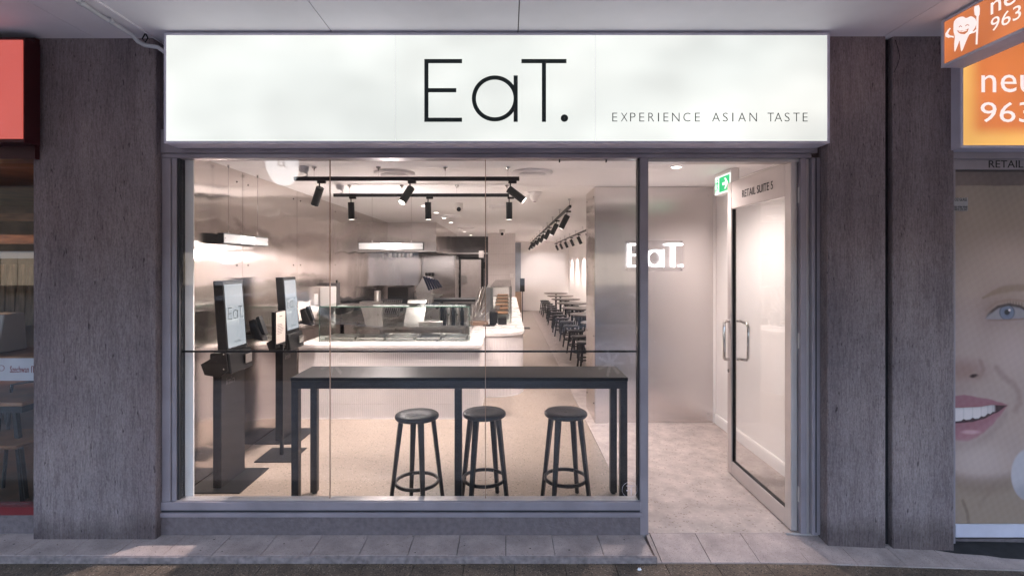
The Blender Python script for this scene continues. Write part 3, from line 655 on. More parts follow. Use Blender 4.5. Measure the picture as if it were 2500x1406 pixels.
part(MB().hexa([(-4.1,.38,1.1),(-3.72,.38,1.1),(-3.72,.62,1.1),(-4.1,.62,1.1),(-4.1,.44,1.38),(-3.72,.44,1.38),(-3.72,.6,1.38),(-4.1,.6,1.38)]), 'body', 'grey_door', tl, bev=.006)
part(MB().hexa([(-4.05,.37,1.13),(-3.76,.37,1.13),(-3.76,.372,1.13),(-4.05,.372,1.13),(-4.05,.385,1.2),(-3.76,.385,1.2),(-3.76,.387,1.2),(-4.05,.387,1.2)]), 'keypad', 'black', tl)
solo(box(-4.6,-3.2,.32,.75,1.04,1.09), 'restaurant_counter', 'wood', 'timber ledge carrying the till behind the restaurant window', 'counter')

# ================================================================== neighbour on the right: orange signs and poster door
ob = thing('orange_sign', 'orange backlit dental sign box above the poster door', 'sign', (3.2,-.05,2.48))
ox0 = 2.80; ofy = -.17; OD = D0+ofy
part(box(ox0, 5, ofy+.006, .04, zz(362,OD), SZ-.01), 'casing', 'sign_frame', ob)
part(MB().box(ox0,5,ofy,ofy+.0055,zz(362,OD),zz(355,OD)).box(ox0,ox0+.018,ofy,ofy+.0055,zz(355,OD),SZ-.011), 'rim', 'sign_frame', ob)
part(box(ox0+.019, 5, ofy+.002, ofy+.0058, zz(354.5,OD), SZ-.012), 'glow_border', 'orange_edge', ob)
part(box(ox0+.0195, 5, ofy+.0005, ofy+.0018, zz(354,OD), SZ-.013), 'face', 'orange', ob)
sxr = lambda px: zx(px, OD)
text('n', 'lettering', 'sign_white', ob, (sxr(2396),ofy-.0005,zz(226,OD)), (1,0,0),(0,0,1), width=36*OD/F, height=42*OD/F, thick=.001)
text('e', 'lettering', 'sign_white', ob, (sxr(2443),ofy-.0005,zz(226,OD)), (1,0,0),(0,0,1), width=39*OD/F, height=43*OD/F, thick=.001)
text('u', 'lettering', 'sign_white', ob, (sxr(2491),ofy-.0005,zz(226,OD)), (1,0,0),(0,0,1), width=36*OD/F, height=42*OD/F, thick=.001)
text('963', 'lettering', 'sign_white', ob, (sxr(2394),ofy-.0005,zz(299,OD)), (1,0,0),(0,0,1), width=127*OD/F, height=49*OD/F, thick=.001)
# blade sign, square to the facade
BX = 2.545; BD = 2.985; bt = .135
bs_ = thing('blade_sign', 'orange dental blade sign with a white smiling tooth, sticking out over the footpath', 'sign', (BX,-.6,2.9))
bz0, bz1 = zz(167,BD), SZ-.012; by1 = BD-D0
part(box(BX+.008, BX+bt, by1-1.5, by1-.001, bz0+.001, bz1), 'casing', 'sign_frame', bs_)
part(MB().box(BX,BX+.0075,by1-1.5,by1,bz0,bz0+.016).box(BX,BX+.0075,by1-1.5,by1,bz1-.014,bz1).box(BX,BX+.0075,by1-.02,by1,bz0+.016,bz1-.014), 'rim', 'sign_frame', bs_)
part(box(BX+.003, BX+.0078, by1-1.5, by1-.021, bz0+.017, bz1-.015), 'face', 'blade_orange', bs_)
def yzpoly(pts, name, mat, dx, parent):         # pts in the enlarged crop of the photograph
    q = []
    for cx_, cy_ in pts:
        w = onx(2000+cx_/2.704, cy_/2.704, BX); q.append((w.y, w.z))
    return part(MB().prism(q, BX+dx-.0006, BX+dx, 'yz'), name, mat, parent)
def smooth_poly(pts, n=3):
    out = []; m = len(pts)
    for i in range(m):
        p0, p1, p2, p3 = (Vector(pts[(i+k) % m]) for k in (-1,0,1,2))
        for k in range(n):
            t = k/n; out.append(tuple(.5*((2*p1)+(-p0+p2)*t+(2*p0-5*p1+4*p2-p3)*t*t+(-p0+3*p1-3*p2+p3)*t**3)))
    return out
tooth = yzpoly(smooth_poly([(884,185),(888,145),(912,120),(945,112),(968,122),(1000,110),(1030,130),(1032,170),(1012,205),(985,235),(965,280),(938,342),(928,300),(924,270),(912,300),(892,344),(889,290),(893,245),(885,215)]), 'tooth_emblem', 'sign_white', .0025, bs_)
yzpoly([(908,203),(925,206),(955,204),(985,190),(978,212),(958,228),(932,226),(916,215)], 'smile', 'blade_orange', .0017, tooth)
yzpoly([(916,207),(940,209),(976,198),(972,206),(945,214),(924,212)], 'teeth', 'sign_white', .001, tooth)
yzpoly([(920,180),(930,170),(942,178),(940,182),(930,175),(922,184)], 'eye', 'blade_orange', .0017, tooth)
yzpoly([(962,172),(975,162),(990,168),(988,172),(975,167),(964,176)], 'eye', 'blade_orange', .0017, tooth)
yzpoly([(885,240),(860,236),(848,225),(856,205),(866,190),(860,186),(846,200),(830,225),(832,245),(850,252),(868,248),(886,252)], 'arm', 'sign_white', .0025, tooth)
yzpoly([(990,225),(1020,220),(1038,205),(1034,195),(1018,208),(1000,212)], 'arm', 'sign_white', .0025, tooth)
yzpoly([(1022,45),(1052,35),(1058,60),(1056,98),(1050,110),(1047,200),(1042,296),(1030,296),(1034,200),(1036,110),(1024,100),(1020,70)], 'toothbrush', 'sign_white', .0023, tooth)
for ss, px, py, h_, wd in (('neu',2418,38,.064,.2),('963',2418,79.5,.07,.158)):
    o_ = onx(px, py, BX); text(ss, 'lettering', 'sign_white', bs_, (BX+.0018, o_.y, o_.z), (0,-1,0), (0,0,1), width=wd, height=h_, thick=.001)
# poster door
pd = thing('poster_door', 'grey framed door filled with a poster of a smiling face', 'door', (3.2,0,0))
px0 = zx(2332,3.28)
part(box(2.835, 5, -.06, .06, zz(388,3.25), zz(364,3.25)), 'head', 'frame', pd, bev=.003)
hd = part(box(2.86, 5, -.035, .05, zz(415,3.28), zz(389,3.28)), 'header', 'frame', pd, bev=.002)
text('RETAIL S', 'lettering', 'black', hd, (zx(2414,3.277), -.0365, zz(410,3.277)), (1,0,0),(0,0,1), width=104*3.277/F, height=18*3.277/F, thick=.001)
part(box(2.835, px0-.003, -.04, .05, -.06, zz(389.5,3.28)), 'jamb', 'frame', pd, bev=.002)
part(box(px0-.002, 5, -.04, .05, zz(1310,3.28)-.0, zz(1278,3.28)), 'bottom_rail', 'sign_frame', pd, bev=.002)
struct(box(2.83, 6, -.018, .6, -.3, -.03), 'neighbour_threshold', 'plinth')
struct(box(2.46, 8, .07, .25, -.3, 3.2), 'neighbour_wall', 'dark_grey')
struct(box(-30, -9.5, .09, .3, -.3, 3.2), 'far_left_wall', 'facade')
struct(box(8, 30, .07, .3, -.3, 3.2), 'far_right_wall', 'facade')

# the poster: a printed face
def sstep(a, b, t):
    t = max(0, min(1, (t-a)/(b-a))) if a != b else float(t > a); return t*t*(3-2*t)
def ell(px, py, cx_, cy_, rx, ry, soft=.35, rot=0):
    dx, dy = px-cx_, py-cy_; c_, s_ = math.cos(rot), math.sin(rot); u = (dx*c_+dy*s_)/rx; v = (-dx*s_+dy*c_)/ry
    d = math.hypot(u, v); return 1-sstep(1-soft, 1+soft, d)
def mixc(a, b, t): return tuple(a[i]*(1-t)+b[i]*t for i in range(3))
def pl_(pts, x):                          # height of a polyline at x
    if x <= pts[0][0]: return pts[0][1]
    for (a, b), (c, d) in zip(pts, pts[1:]):
        if x <= c: t = (x-a)/(c-a); t = t*t*(3-2*t)*.5+t*.5; return b+(d-b)*t
    return pts[-1][1]
def near(pts, px, py):                    # distance to a polyline
    best = 1e9
    for (a, b), (c, d) in zip(pts, pts[1:]):
        u = ((px-a)*(c-a)+(py-b)*(d-b))/((c-a)**2+(d-b)**2); u = max(0, min(1, u)); best = min(best, math.hypot(px-a-u*(c-a), py-b-u*(d-b)))
    return best
def face(px, py):
    c = (.43,.345,.315)
    c = mixc(c, (.175,.15,.145), 1-sstep(400, 740, py)); c = mixc(c, (.34,.29,.265), ell(px,py,2335,560,60,160,.9)*.6)
    c = mixc(c, (.50,.425,.405), ell(px,py,2470,640,90,50,.9)*.7)
    c = mixc(c, (.34,.245,.22), ell(px,py,2420,752,62,40,.9)*.65)          # eye socket
    c = mixc(c, (.53,.44,.42), ell(px,py,2365,800,30,120,.9)*.5)           # bridge and side of the nose
    c = mixc(c, (.56,.46,.44), ell(px,py,2480,860,60,60,.9)*.8)            # cheek
    bt = near([(2400,727),(2420,716),(2442,708),(2470,703),(2515,702)], px, py); th_ = 3+6*sstep(2400,2450,px)
    c = mixc(c, (.20,.135,.10), (1-sstep(th_*.4, th_*1.5, bt))*.8*(.85+.15*math.sin(px*1.9+py)))
    top = pl_([(2400,779),(2415,764),(2436,749),(2462,743),(2490,748),(2515,762)], px); bot = pl_([(2400,779),(2420,781),(2451,781),(2485,779),(2515,776)], px)
    inside = sstep(top-1, top+2, py)*(1-sstep(bot-2, bot+1, py))*sstep(2400, 2412, px)
    e = (.36,.35,.39); e = mixc(e, (.22,.22,.27), 1-sstep(top, top+10, py))
    e = mixc(e, (.10,.12,.18), ell(px,py,2458,762,19,19,.1)); e = mixc(e, (.20,.25,.36), ell(px,py,2458,763,16.5,16.5,.12)); e = mixc(e, (.16,.20,.30), ell(px,py,2458,763,10,10,.5))
    e = mixc(e, (.015,.015,.02), ell(px,py,2458,762,6.5,6.5,.2)); e = mixc(e, (.95,.95,1), ell(px,py,2464,757,3,3,.3))
    c = mixc(c, e, inside)
    dl = near([(2400,779),(2415,764),(2436,749),(2462,743),(2490,748),(2515,762)], px, py)
    c = mixc(c, (.05,.03,.03), (1-sstep(1.0, 5.5, dl))*sstep(2402,2425,px)*.95)
    c = mixc(c, (.05,.03,.03), (1-sstep(0, 9, abs(py-(top-6))))*(.5+.5*math.sin(px*.9))*sstep(2440,2480,px)*.55)
    c = mixc(c, (.25,.15,.13), (1-sstep(.5, 4, abs(py-bot)))*sstep(2404,2420,px)*.55)
    c = mixc(c, (.30,.20,.17), (1-sstep(1, 5, near([(2408,757),(2432,738),(2465,731),(2510,736)], px, py)))*.5)
    c = mixc(c, (.33,.21,.19), ell(px,py,2350,905,48,26,.8)*.8)            # underside of the nose
    c = mixc(c, (.035,.012,.012), ell(px,py,2377,917,10,4.5,.5,-.15)); c = mixc(c, (.30,.20,.18), (1-sstep(1,8,near([(2392,880),(2400,900),(2396,915),(2384,922)],px,py)))*.5)
    c = mixc(c, (.26,.165,.14), (1-sstep(1, 13, near([(2432,897),(2450,920),(2474,938),(2487,958),(2488,985),(2478,1002)], px, py)))*.42)
    c = mixc(c, (.34,.25,.23), ell(px,py,2350,948,30,14,.8)*.5)
    ut = pl_([(2333,966),(2352,963),(2367,965),(2390,970),(2412,973),(2440,981),(2461,988)], px); ub = pl_([(2333,995),(2387,993),(2422,988),(2461,989)], px)
    lt = pl_([(2333,1033),(2370,1030),(2399,1023),(2430,1008),(2461,989)], px); lb = pl_([(2333,1075),(2361,1077),(2380,1070),(2399,1058),(2420,1040),(2438,1019),(2461,990)], px)
    inx = 1-sstep(2456, 2464, px)
    lips = sstep(ut-3, ut+3, py)*(1-sstep(lb-4, lb+3, py))*inx; lc = mixc((.31,.135,.17), (.38,.19,.225), sstep(lt, lb, py))
    lc = mixc(lc, (.26,.10,.12), (1-sstep(0,8,abs(py-ub)))*.5); lc = mixc(lc, (.60,.40,.43), ell(px,py,2369,1054,20,5,.6)*.8)
    c = mixc(c, lc, lips)
    m_ = sstep(ub-1, ub+1.5, py)*(1-sstep(lt-1.5, lt+1, py))*inx; c = mixc(c, (.035,.008,.014), m_)
    tb = pl_([(2333,1028),(2387,1021),(2422,1009),(2430,1004)], px)
    edges = [2352,2374,2395,2411,2423]; gap = min(abs(px-q) for q in edges); sc_ = 3.5*(1-min(1, gap/6.))
    tt = m_*(1-sstep(tb-1.5-sc_, tb+1-sc_, py))*(1-sstep(2424, 2432, px)); tv = .70-.12*(1-sstep(0,2.5,gap))-.12*sstep(2390,2430,px)-.10*(1-sstep(0,9,py-ub))
    c = mixc(c, (tv,tv*.965,tv), tt)
    c = mixc(c, (.30,.23,.21), (1-sstep(2,26,abs(py-(lb+14))))*inx*.45)
    c = mixc(c, (.54,.46,.44), ell(px,py,2385,1125,60,36,.9)*.7)
    ch = 1168-14*((px-2400)/80.)**2; c = mixc(c, (.33,.265,.215), sstep(ch-14, ch+30, py)); c = mixc(c, (.22,.16,.13), (1-sstep(4,34,abs(py-(ch+16))))*.5)
    c = mixc(c, (.16,.12,.09), (1-sstep(1,7,near([(2350,1222),(2361,1250),(2364,1278)],px,py)))*.6); c = mixc(c, (.24,.18,.15), (1-sstep(1,9,near([(2392,1232),(2410,1205),(2430,1180)],px,py)))*.4)
    c = mixc(c, (.50,.50,.55), ell(px,py,2514,1158,46,64,.06)); c = mixc(c, (.30,.30,.35), ell(px,py,2514,1158,46,64,.05)*ell(px,py,2500,1210,30,30,.6)*.6)
    n_ = math.sin(px*.31+py*.11)*math.sin(px*.07-py*.23)*.012
    return ((c[0]+n_)*1.12, (c[1]+n_)*1.05, (c[2]+n_)*1.03)
pxs = [2332+(2520-2332)*i/124 for i in range(125)]+[2520+8*k for k in range(1, 8)]+[2640,2800,3000,3100]
nx, ny = len(pxs), 570
pvx = []; cols = []
for j in range(ny):
    py = 420+(1277-420)*j/(ny-1)
    for i in range(nx):
        px = pxs[i]; pvx.append((zx(px,3.28), -.0335, zz(py,3.28))); cols.append(mixc(face(px, py), (.40,.36,.335), sstep(2512, 2560, px)))
pm = bpy.data.meshes.new('poster'); off = wloc(pd)
pm.from_pydata([(a-off.x,b-off.y,c-off.z) for a,b,c in pvx], [], [(j*nx+i, (j+1)*nx+i, (j+1)*nx+i+1, j*nx+i+1) for j in range(ny-1) for i in range(nx-1)])
ca = pm.color_attributes.new('print', 'FLOAT_COLOR', 'POINT')
flat = []
for c in cols: flat += [*c, 1]
ca.data.foreach_set('color', flat)
m, nt, b = newmat('printed_poster'); at_ = nt.nodes.new('ShaderNodeAttribute'); at_.attribute_name = 'print'; L(nt, at_.outputs['Color'], b.inputs['Base Color']); b.inputs['Roughness'].default_value = .5
pm.materials.append(m); po = bpy.data.objects.new('poster', pm); COL.objects.link(po); po.parent = pd
sdm = po.modifiers.new('thick', 'SOLIDIFY'); sdm.thickness = .002; sdm.offset = 0
part(box(px0, 5, -.028, -.02, zz(1277,3.28), zz(416,3.28)), 'door_panel', 'dark_grey', pd)
part(box(px0+.001, 5, -.0385, -.0355, zz(1277,3.28)+.001, zz(416,3.28)), 'pane', 'glass_film', pd)
st = part(box(zx(2331,3.27), zx(2364,3.27), -.0405, -.0392, zz(515,3.27), zz(483,3.27)), 'sticker', pbr('sticker', (.42,.40,.40), .5), pd)
text('OZ GLASS', 'lettering', 'black', st, (zx(2331.5,3.27), -.0412, zz(491,3.27)), (1,0,0),(0,0,1), width=30*3.27/F, height=7.5*3.27/F, thick=.0006)
text('02 9786 9068', 'lettering', 'black', st, (zx(2331.5,3.27), -.0412, zz(508,3.27)), (1,0,0),(0,0,1), width=31*3.27/F, height=5*3.27/F, thick=.0006)
text('0410 392 042', 'lettering', 'black', st, (zx(2331.5,3.27), -.0412, zz(514,3.27)), (1,0,0),(0,0,1), width=31*3.27/F, height=5*3.27/F, thick=.0006)

# ================================================================== inside: tracks and lamps
def track(name, label, x0, x1, y, z, hangers, dome):
    t = thing(name, label, 'light track', ((x0+x1)/2, y, z))
    part(box(x0, x1, y-.017, y+.017, z-.017, z+.017), 'rail', 'black', t)
    for hx in hangers:
        h = part(MB().cyl((hx,y,z+.017),(hx,y,2.59),.0022,n=6), 'hanger', 'chrome', t); part(MB().lathe((hx,y,2.588),[(.004,-.02),(.008,0),(.022,.006),(.022,.018)],14), 'ceiling_cup', 'chrome', h)
    if dome:
        d = part(MB().lathe((dome,y,2.555),[(.03,0),(.042,.015),(.045,.05)],20), 'power_feed', 'pvc', t)
        part(MB().tube([(dome,y,2.556),(dome+.03,y,2.545),(dome+.03,y,2.525),(dome-.005,y,2.512)],.006,6), 'cable', 'pvc', d)
    return t
T1 = track('light_track', 'front black ceiling light track just inside the shop window', -1.874, .10, 4.46-D0, 2.498, [zx(p,4.46) for p in (767,924,1087,1240)], zx(742,4.46))
T2 = track('light_track', 'second black ceiling light track behind the front one', zx(815,5.5), zx(1243,5.5), 5.5-D0, 2.495, [zx(p,5.5) for p in (853,981,1115,1238)], zx(830,5.5))
def lamp(label, x, y, z, d, group, power=60, angle=55, lit=False, length=.17, r=.034, col=(1,.85,.80), joint=.055):
    d = Vector(d).normalized(); t = thing('track_spotlight', label, 'spotlight', (x,y,z-.017), group)
    part(box(x-.018, x+.055, y-.014, y+.014, z-.040, z-.0175), 'adapter', 'black', t, bev=.003)
    top = Vector((x,y,z-.04-joint)); part(MB().cyl((x,y,z-.039),top,.006,n=8), 'stem', 'black', t)
    a = top-d*.02; b_ = a+d*length
    part(MB().cyl(a, b_, r, n=24), 'barrel', 'black', t)
    part(MB().cyl(b_+d*.0005, b_+d*.0025, r*.86, n=20), 'lens', 'lamp_lit', t)
    spot(t, b_+d*.012, d, power, angle, .6, col, r*.8)
    return t
g1 = 'black spotlights hanging from the ceiling tracks'
lamp('tilted black spotlight at the left end of the front light track', zx(780,4.46), 4.46-D0, 2.498, (-.42,.35,-.85), g1, 60, 85)
lamp('black spotlight with its bright lens showing, in the middle of the front light track', zx(1001,4.46), 4.46-D0, 2.498, (-.40,-.50,-.85), g1, 150, 72)
lamp('black spotlight tilted steeply to the door at the right end of the front light track', zx(1246,4.46)-.0, 4.46-D0, 2.498, (.80,-.1,-.62), g1, 10, 75, joint=.06)
g2 = g1
for px, lb in ((857,'upright black spotlight at the left end of the second light track'),(1045,'upright black spotlight in the middle of the second light track'),(1243,'upright black spotlight at the right end of the second light track')):
    lamp(lb, zx(px,5.5), 5.5-D0, 2.495, (0.01,.1,-1), g2, 90, 90, length=.185)
TA = thing('light_track', 'long black light track running back along the dining aisle', 'light track', (.805,9,2.495))
part(box(.79,.82,6.55-D0,18.2-D0,2.48,2.512), 'rail', 'black', TA)
TB = thing('light_track', 'long black light track running back beside the white dining wall', 'light track', (1.72,11,2.495))
part(box(1.705,1.735,6.4-D0,18.6-D0,2.48,2.512), 'rail', 'black', TB)
for k in range(10):
    D = 6.65+k*1.25
    for T, X in ((TA,.805),(TB,1.72)):
        h = part(MB().cyl((X,D-D0,2.513),(X,D-D0,2.59),.0025,n=6), 'hanger', 'black', T); part(MB().lathe((X,D-D0,2.588),[(.006,-.01),(.02,.004),(.02,.018)],12), 'ceiling_cup', 'pvc', h)
ORD = ['first','second','third','fourth','fifth','sixth','seventh','eighth']
for k in range(8):
    D = 6.93+1.5*k; lamp(f'{ORD[k]} spotlight from the front on the dining aisle track', .805, D-D0, 2.495, (-.42,.12,-.85), 'spotlights along the dining aisle track', 75, 75, length=.2, r=.04)
for k in range(6):
    D = 11.0+1.42*k; lamp(f'{ORD[k]} spotlight from the front on the track beside the dining wall', 1.72, D-D0, 2.495, (.42,.1,-.9), 'spotlights along the dining wall track', 60, 75, length=.19, r=.04)
# big wash on the far wall comes from the last aisle lamps
lamp('last spotlight on the dining aisle track, turned to the far wall', .805, 18.0-D0-.9, 2.495, (.25,1,-.62), 'spotlights along the dining aisle track', 42, 62, length=.2, r=.04)

# ceiling fittings
def diffuser(px, py, wpx, label, dia=None):
    D = .856*F/(645-py); X = zx(px,D); r = wpx*D/F/2
    t = thing('ceiling_vent', label, 'vent', (X,D-D0,2.6))
    part(MB().lathe((X,D-D0,2.58),[(r*.72,.004),(r*.86,-.004),(r,.012),(r,.0255)],40), 'rim', 'ceiling', t)
    part(MB().lathe((X,D-D0,2.568),[(r*.2,-.003),(r*.66,0),(r*.68,.012)],40), 'disc', 'ceiling', t)
diffuser(963,421,98,'round white ceiling vent above the front light track, between its two middle hangers')
diffuser(1299,420,100,'round white ceiling vent behind the right end of the front light track')
diffuser(1306,469,32,'small flat round ceiling speaker above the smoke detector')
diffuser(1215,503,44,'flat round vent in the ceiling behind the rightmost upright spotlight')
diffuser(1100,526,52,'flat round ceiling vent among the kitchen downlights, nearer one')
diffuser(1137,556,42,'flat round ceiling vent near the kitchen hood, farther one')
diffuser(1374,555,20,'small round ceiling vent over the dining aisle')
def downlight(px, py, wpx, label, power=45, group='round recessed downlights'):
    D = .856*F/(645-py); X = zx(px,D); r = max(.04, wpx*D/F/2)
    t = thing('downlight', label, 'downlight', (X,D-D0,2.6), group)
    part(MB().ring((X,D-D0), r*.85, r*1.12, 2.599, 2.6055, axes='xy', n=24), 'ring', 'ceiling', t)
    part(MB().cyl((X,D-D0,2.5985),(X,D-D0,2.602), r*.85, n=24), 'diffuser', 'lamp_white', t)
    if power: spot(t, (X,D-D0,2.59), (0,0,-1), power, 150, .7, (1,.87,.83), .05)
downlight(1651,407,28,'round downlight in the entrance ceiling in front of the steel pier',62)
for i, (px, py, w, pw) in enumerate(((1034,502,10,55),(1065,519,13,0),(1084,532,11,55),(1101,543,11,0),(1125,559,9,60),(1134,565,9,0),(1149,574,8,40),(1158,579,8,0))):
    downlight(px, py, w, f'{ORD[i]} downlight from the front in the row running back over the kitchen', pw)
downlight(1108,577,8,'downlight beside the dark kitchen recess, left of the row', 0)
sdk = thing('smoke_detector', 'white smoke detector on the ceiling right of the upright spotlights', 'smoke detector', at(1305,478,6.2))
c = at(1305,478,6.3); part(MB().lathe((c.x,c.y,2.545),[(.03,-.02),(.045,0),(.06,.02),(.062,.055)],20), 'body', 'white', sdk); part(MB().lathe((c.x,c.y,2.52),[(.015,0),(.025,.01),(.026,.02)],14), 'sensor', 'grey_text', sdk)
cc = thing('security_camera', 'small white dome security camera on the ceiling behind the middle spotlight', 'camera', (zx(1121,7.1),7.1-D0,2.6))
c = (zx(1121,7.1),7.1-D0,2.55); part(MB().lathe((c[0],c[1],2.53),[(.02,-.045),(.045,-.03),(.055,0),(.05,.04),(.055,.0745)],20), 'housing', 'white', cc); part(MB().cyl((c[0]+.0,c[1]-.03,2.52),(c[0]+.0,c[1]-.062,2.508),.03,n=16), 'lens', 'black', cc)
cc2 = thing('security_camera', 'small dome security camera on the ceiling in front of the tiled wall', 'camera', (zx(1226,12.5),12.5-D0,2.6))
c = (zx(1226,12.5),12.5-D0); part(MB().lathe((c[0],c[1],2.50),[(.03,-.04),(.06,-.02),(.07,.02),(.07,.105)],16), 'housing', 'white', cc2); part(MB().cyl((c[0],c[1]-.04,2.5),(c[0],c[1]-.075,2.485),.035,n=12), 'lens', 'black', cc2)

# exit sign
es = thing('exit_sign', 'green emergency exit sign with running figure and arrow, hung from the ceiling by the door', 'exit sign', (2.0,1.4,2.4))
ex_ = 1.98; ya, yb = 1.20, 1.545; ez0, ez1 = 2.40, 2.572
part(box(ex_+.002, ex_+.075, ya, yb, ez0, ez1+.033), 'housing', 'white', es, bev=.003)
part(box(ex_-.002, ex_+.0015, ya+.004, yb-.004, ez0+.004, ez1-.004), 'lit_border', 'exit_white', es)
ym = yb-.135
gp = part(box(ex_-.004, ex_-.0022, ya+.02, ym-.002, ez0+.018, ez1-.018), 'green_field', 'exit_green', es)
part(box(ex_-.004, ex_-.0022, ym+.002, ym+.028, ez0+.018, ez1-.018), 'green_field', 'exit_green', es)
part(box(ex_-.0035, ex_-.0022, yb-.02, yb-.012, ez0+.018, ez1-.018), 'door_mark', 'exit_green', es)
zc = (ez0+ez1)/2
def yzp(pts, name, mat, par, dx): return part(MB().prism([(a,b) for a,b in pts], ex_+dx-.0008, ex_+dx, 'yz'), name, mat, par)
ac = (ya+ym)/2
yzp([(ac+.06,zc+.013),(ac-.01,zc+.013),(ac+.02,zc+.05),(ac-.01,zc+.05),(ac-.06,zc),(ac-.01,zc-.05),(ac+.02,zc-.05),(ac-.01,zc-.013),(ac+.06,zc-.013)], 'arrow', 'exit_white', gp, -.0042)
fc = yb-.06; fg = part(MB().ring((fc-.012,zc+.050), .0005, .010, ex_-.0045, ex_-.0023, axes='yz', n=14), 'running_figure', 'exit_green', es)
for P_ in ([(fc+.003,zc+.038),(fc-.018,zc+.032),(fc-.008,zc-.01),(fc+.012,zc-.006)], [(fc-.016,zc+.034),(fc-.034,zc+.014),(fc-.03,zc+.01),(fc-.014,zc+.022)], [(fc+.002,zc+.034),(fc+.03,zc+.028),(fc+.026,zc+.012),(fc+.021,zc+.012),(fc+.022,zc+.022),(fc+.002,zc+.024)],
           [(fc-.006,zc-.008),(fc-.028,zc-.028),(fc-.02,zc-.058),(fc-.012,zc-.056),(fc-.017,zc-.03),(fc+.004,zc-.012)], [(fc+.008,zc-.006),(fc+.012,zc-.034),(fc+.04,zc-.04),(fc+.04,zc-.047),(fc+.004,zc-.042),(fc-.002,zc-.01)]):
    yzp(P_, 'limb', 'exit_green', fg, -.0037)

# neon on the pier
ne = thing('neon_sign', 'small glowing white neon sign reading EaT. on the steel pier', 'neon sign', (1.62,2.27,1.7))
DN = 5.565; s_ = .376*DN/F
part(box(zx(1530,DN), zx(1672,DN), 2.262, 2.266, zz(662,DN), zz(587,DN)), 'backing_plate', 'acrylic', ne)
logo(ne, (zx(1536,DN), 2.255, zz(652,DN)), (1,0,0), s_, (0,-1,0), 'neon', thick=.012, stroke=1.2)
for px in (1534,1668):
    for py in (590,659): part(MB().cyl((zx(px,DN),2.288,zz(py,DN)),(zx(px,DN),2.258,zz(py,DN)),.007,n=10), 'standoff', 'chrome', ne)

# pendant light boxes
def pendant(label, a, b, zt_, h, depth, wires):
    """a, b: ends in plan"""
    a = Vector((*a,0)); b = Vector((*b,0)); d = (b-a).normalized(); n = Vector((d.y,-d.x,0)); t = thing('pendant_lightbox', label, 'pendant light', (a+b)/2+Vector((0,0,zt_-h)))
    def bx(u0,u1,n0,n1,z0,z1): return MB().hexa([a+d*u+n*w+Vector((0,0,z)) for z in (z0,z1) for u,w in ((u0,n0),(u1,n0),(u1,n1),(u0,n1))])
    Ln = (b-a).length; z0 = zt_-h
    part(bx(0,Ln,-depth/2,depth/2,z0,zt_), 'frame', 'black', t)
    for s in ((1,) if a.x < -2 else (1,-1)):
        f0 = depth/2+.0005; pa = part(bx(.008,Ln-.008,s*f0,s*(f0+.003),z0+.008,zt_-.008), 'panel', 'box_glow', t)
        part(bx(Ln*.34,Ln*.66,s*(f0+.0032),s*(f0+.006),z0+.012,zt_-.012), 'light_tube', 'box_tube', pa)
        for u in (.02,Ln-.02): 
            p = a+d*u+n*(s*(f0+.003))+Vector((0,0,z0+h/2)); part(MB().cyl(p,p+n*(s*.003),.004,n=8), 'screw', 'black', pa)
    l = bpy.data.lights.new('tube_light', 'POINT'); l.energy = (.3 if a.x < -2 else 13)*K*IN; l.shadow_soft_size = .05; l.color = (1,.88,.84)
    lo = bpy.data.objects.new('tube_light', l); COL.objects.link(lo); lo.parent = t; lo.location = n*.12+Vector((0,0,h/2 if a.x < -2 else -.07))
    for w in wires:
        p = a+d*w; part(MB().cyl((p.x,p.y,zt_+.012),(p.x,p.y,2.6),.0014,n=5), 'wire', 'grey_text', t); part(MB().lathe((p.x,p.y,zt_),[(.012,0),(.014,.006),(.004,.014),(.003,.03)],10), 'cap', 'chrome', t)
        part(MB().lathe((p.x,p.y,2.575),[(.004,0),(.008,.01),(.008,.03)],10), 'ceiling_cap', 'chrome', t)
pendant('hanging white lightbox close to the steel wall, left of the other one', (-2.40,4.24-D0), (-2.40,5.03-D0), 2.012, .088, .05, [.12,.63])
pendant('hanging white lightbox over the glass display case', (zx(876,6.1),6.1-D0), (zx(1035,6.1),6.1-D0), zz(592,6.1), .090, .05, [.16,.63])

# ================================================================== counter
ct = thing('service_counter', 'pale finger tiled service counter with white stone top and rounded end', 'counter', (-1,3,0))
CZ = .845
# outline of the body (plan)
XA, XB = -2.37, -.325; YF = 5.756-D0; YS = 6.70-D0; XE = .20
def arc(cx_, cy_, r, a0, a1, n): return [(cx_+r*math.cos(R(a0+(a1-a0)*i/n)), cy_+r*math.sin(R(a0+(a1-a0)*i/n))) for i in range(n+1)]
body = [(XA,YF),(XB,YF),(XB,YS)]+arc(XE-.36,YS+.36,.36,-90,0,14)+[(XE,10.7),(-.50,10.7),(-.50,YF+.68),(XA,YF+.68)]
part(MB().prism(body, 0, CZ-.045, 'xy'), 'core', 'grout', ct)
def grow(o): return [(XA,YF-o),(XB+o,YF-o),(XB+o,YS-o)]+arc(XE-.36,YS+.36,.36+o,-90,0,20)+[(XE+o,10.7),(-.50,10.7),(-.50,YF+.68),(XA,YF+.68)]
part(MB().prism(grow(.03), CZ-.043, CZ, 'xy'), 'stone_top', 'stone_top', ct, bev=.004, seg=2)
part(MB().prism(grow(.0145), 0.0, .012, 'xy'), 'kick_strip', 'stone_top', ct)
fm1 = MB()
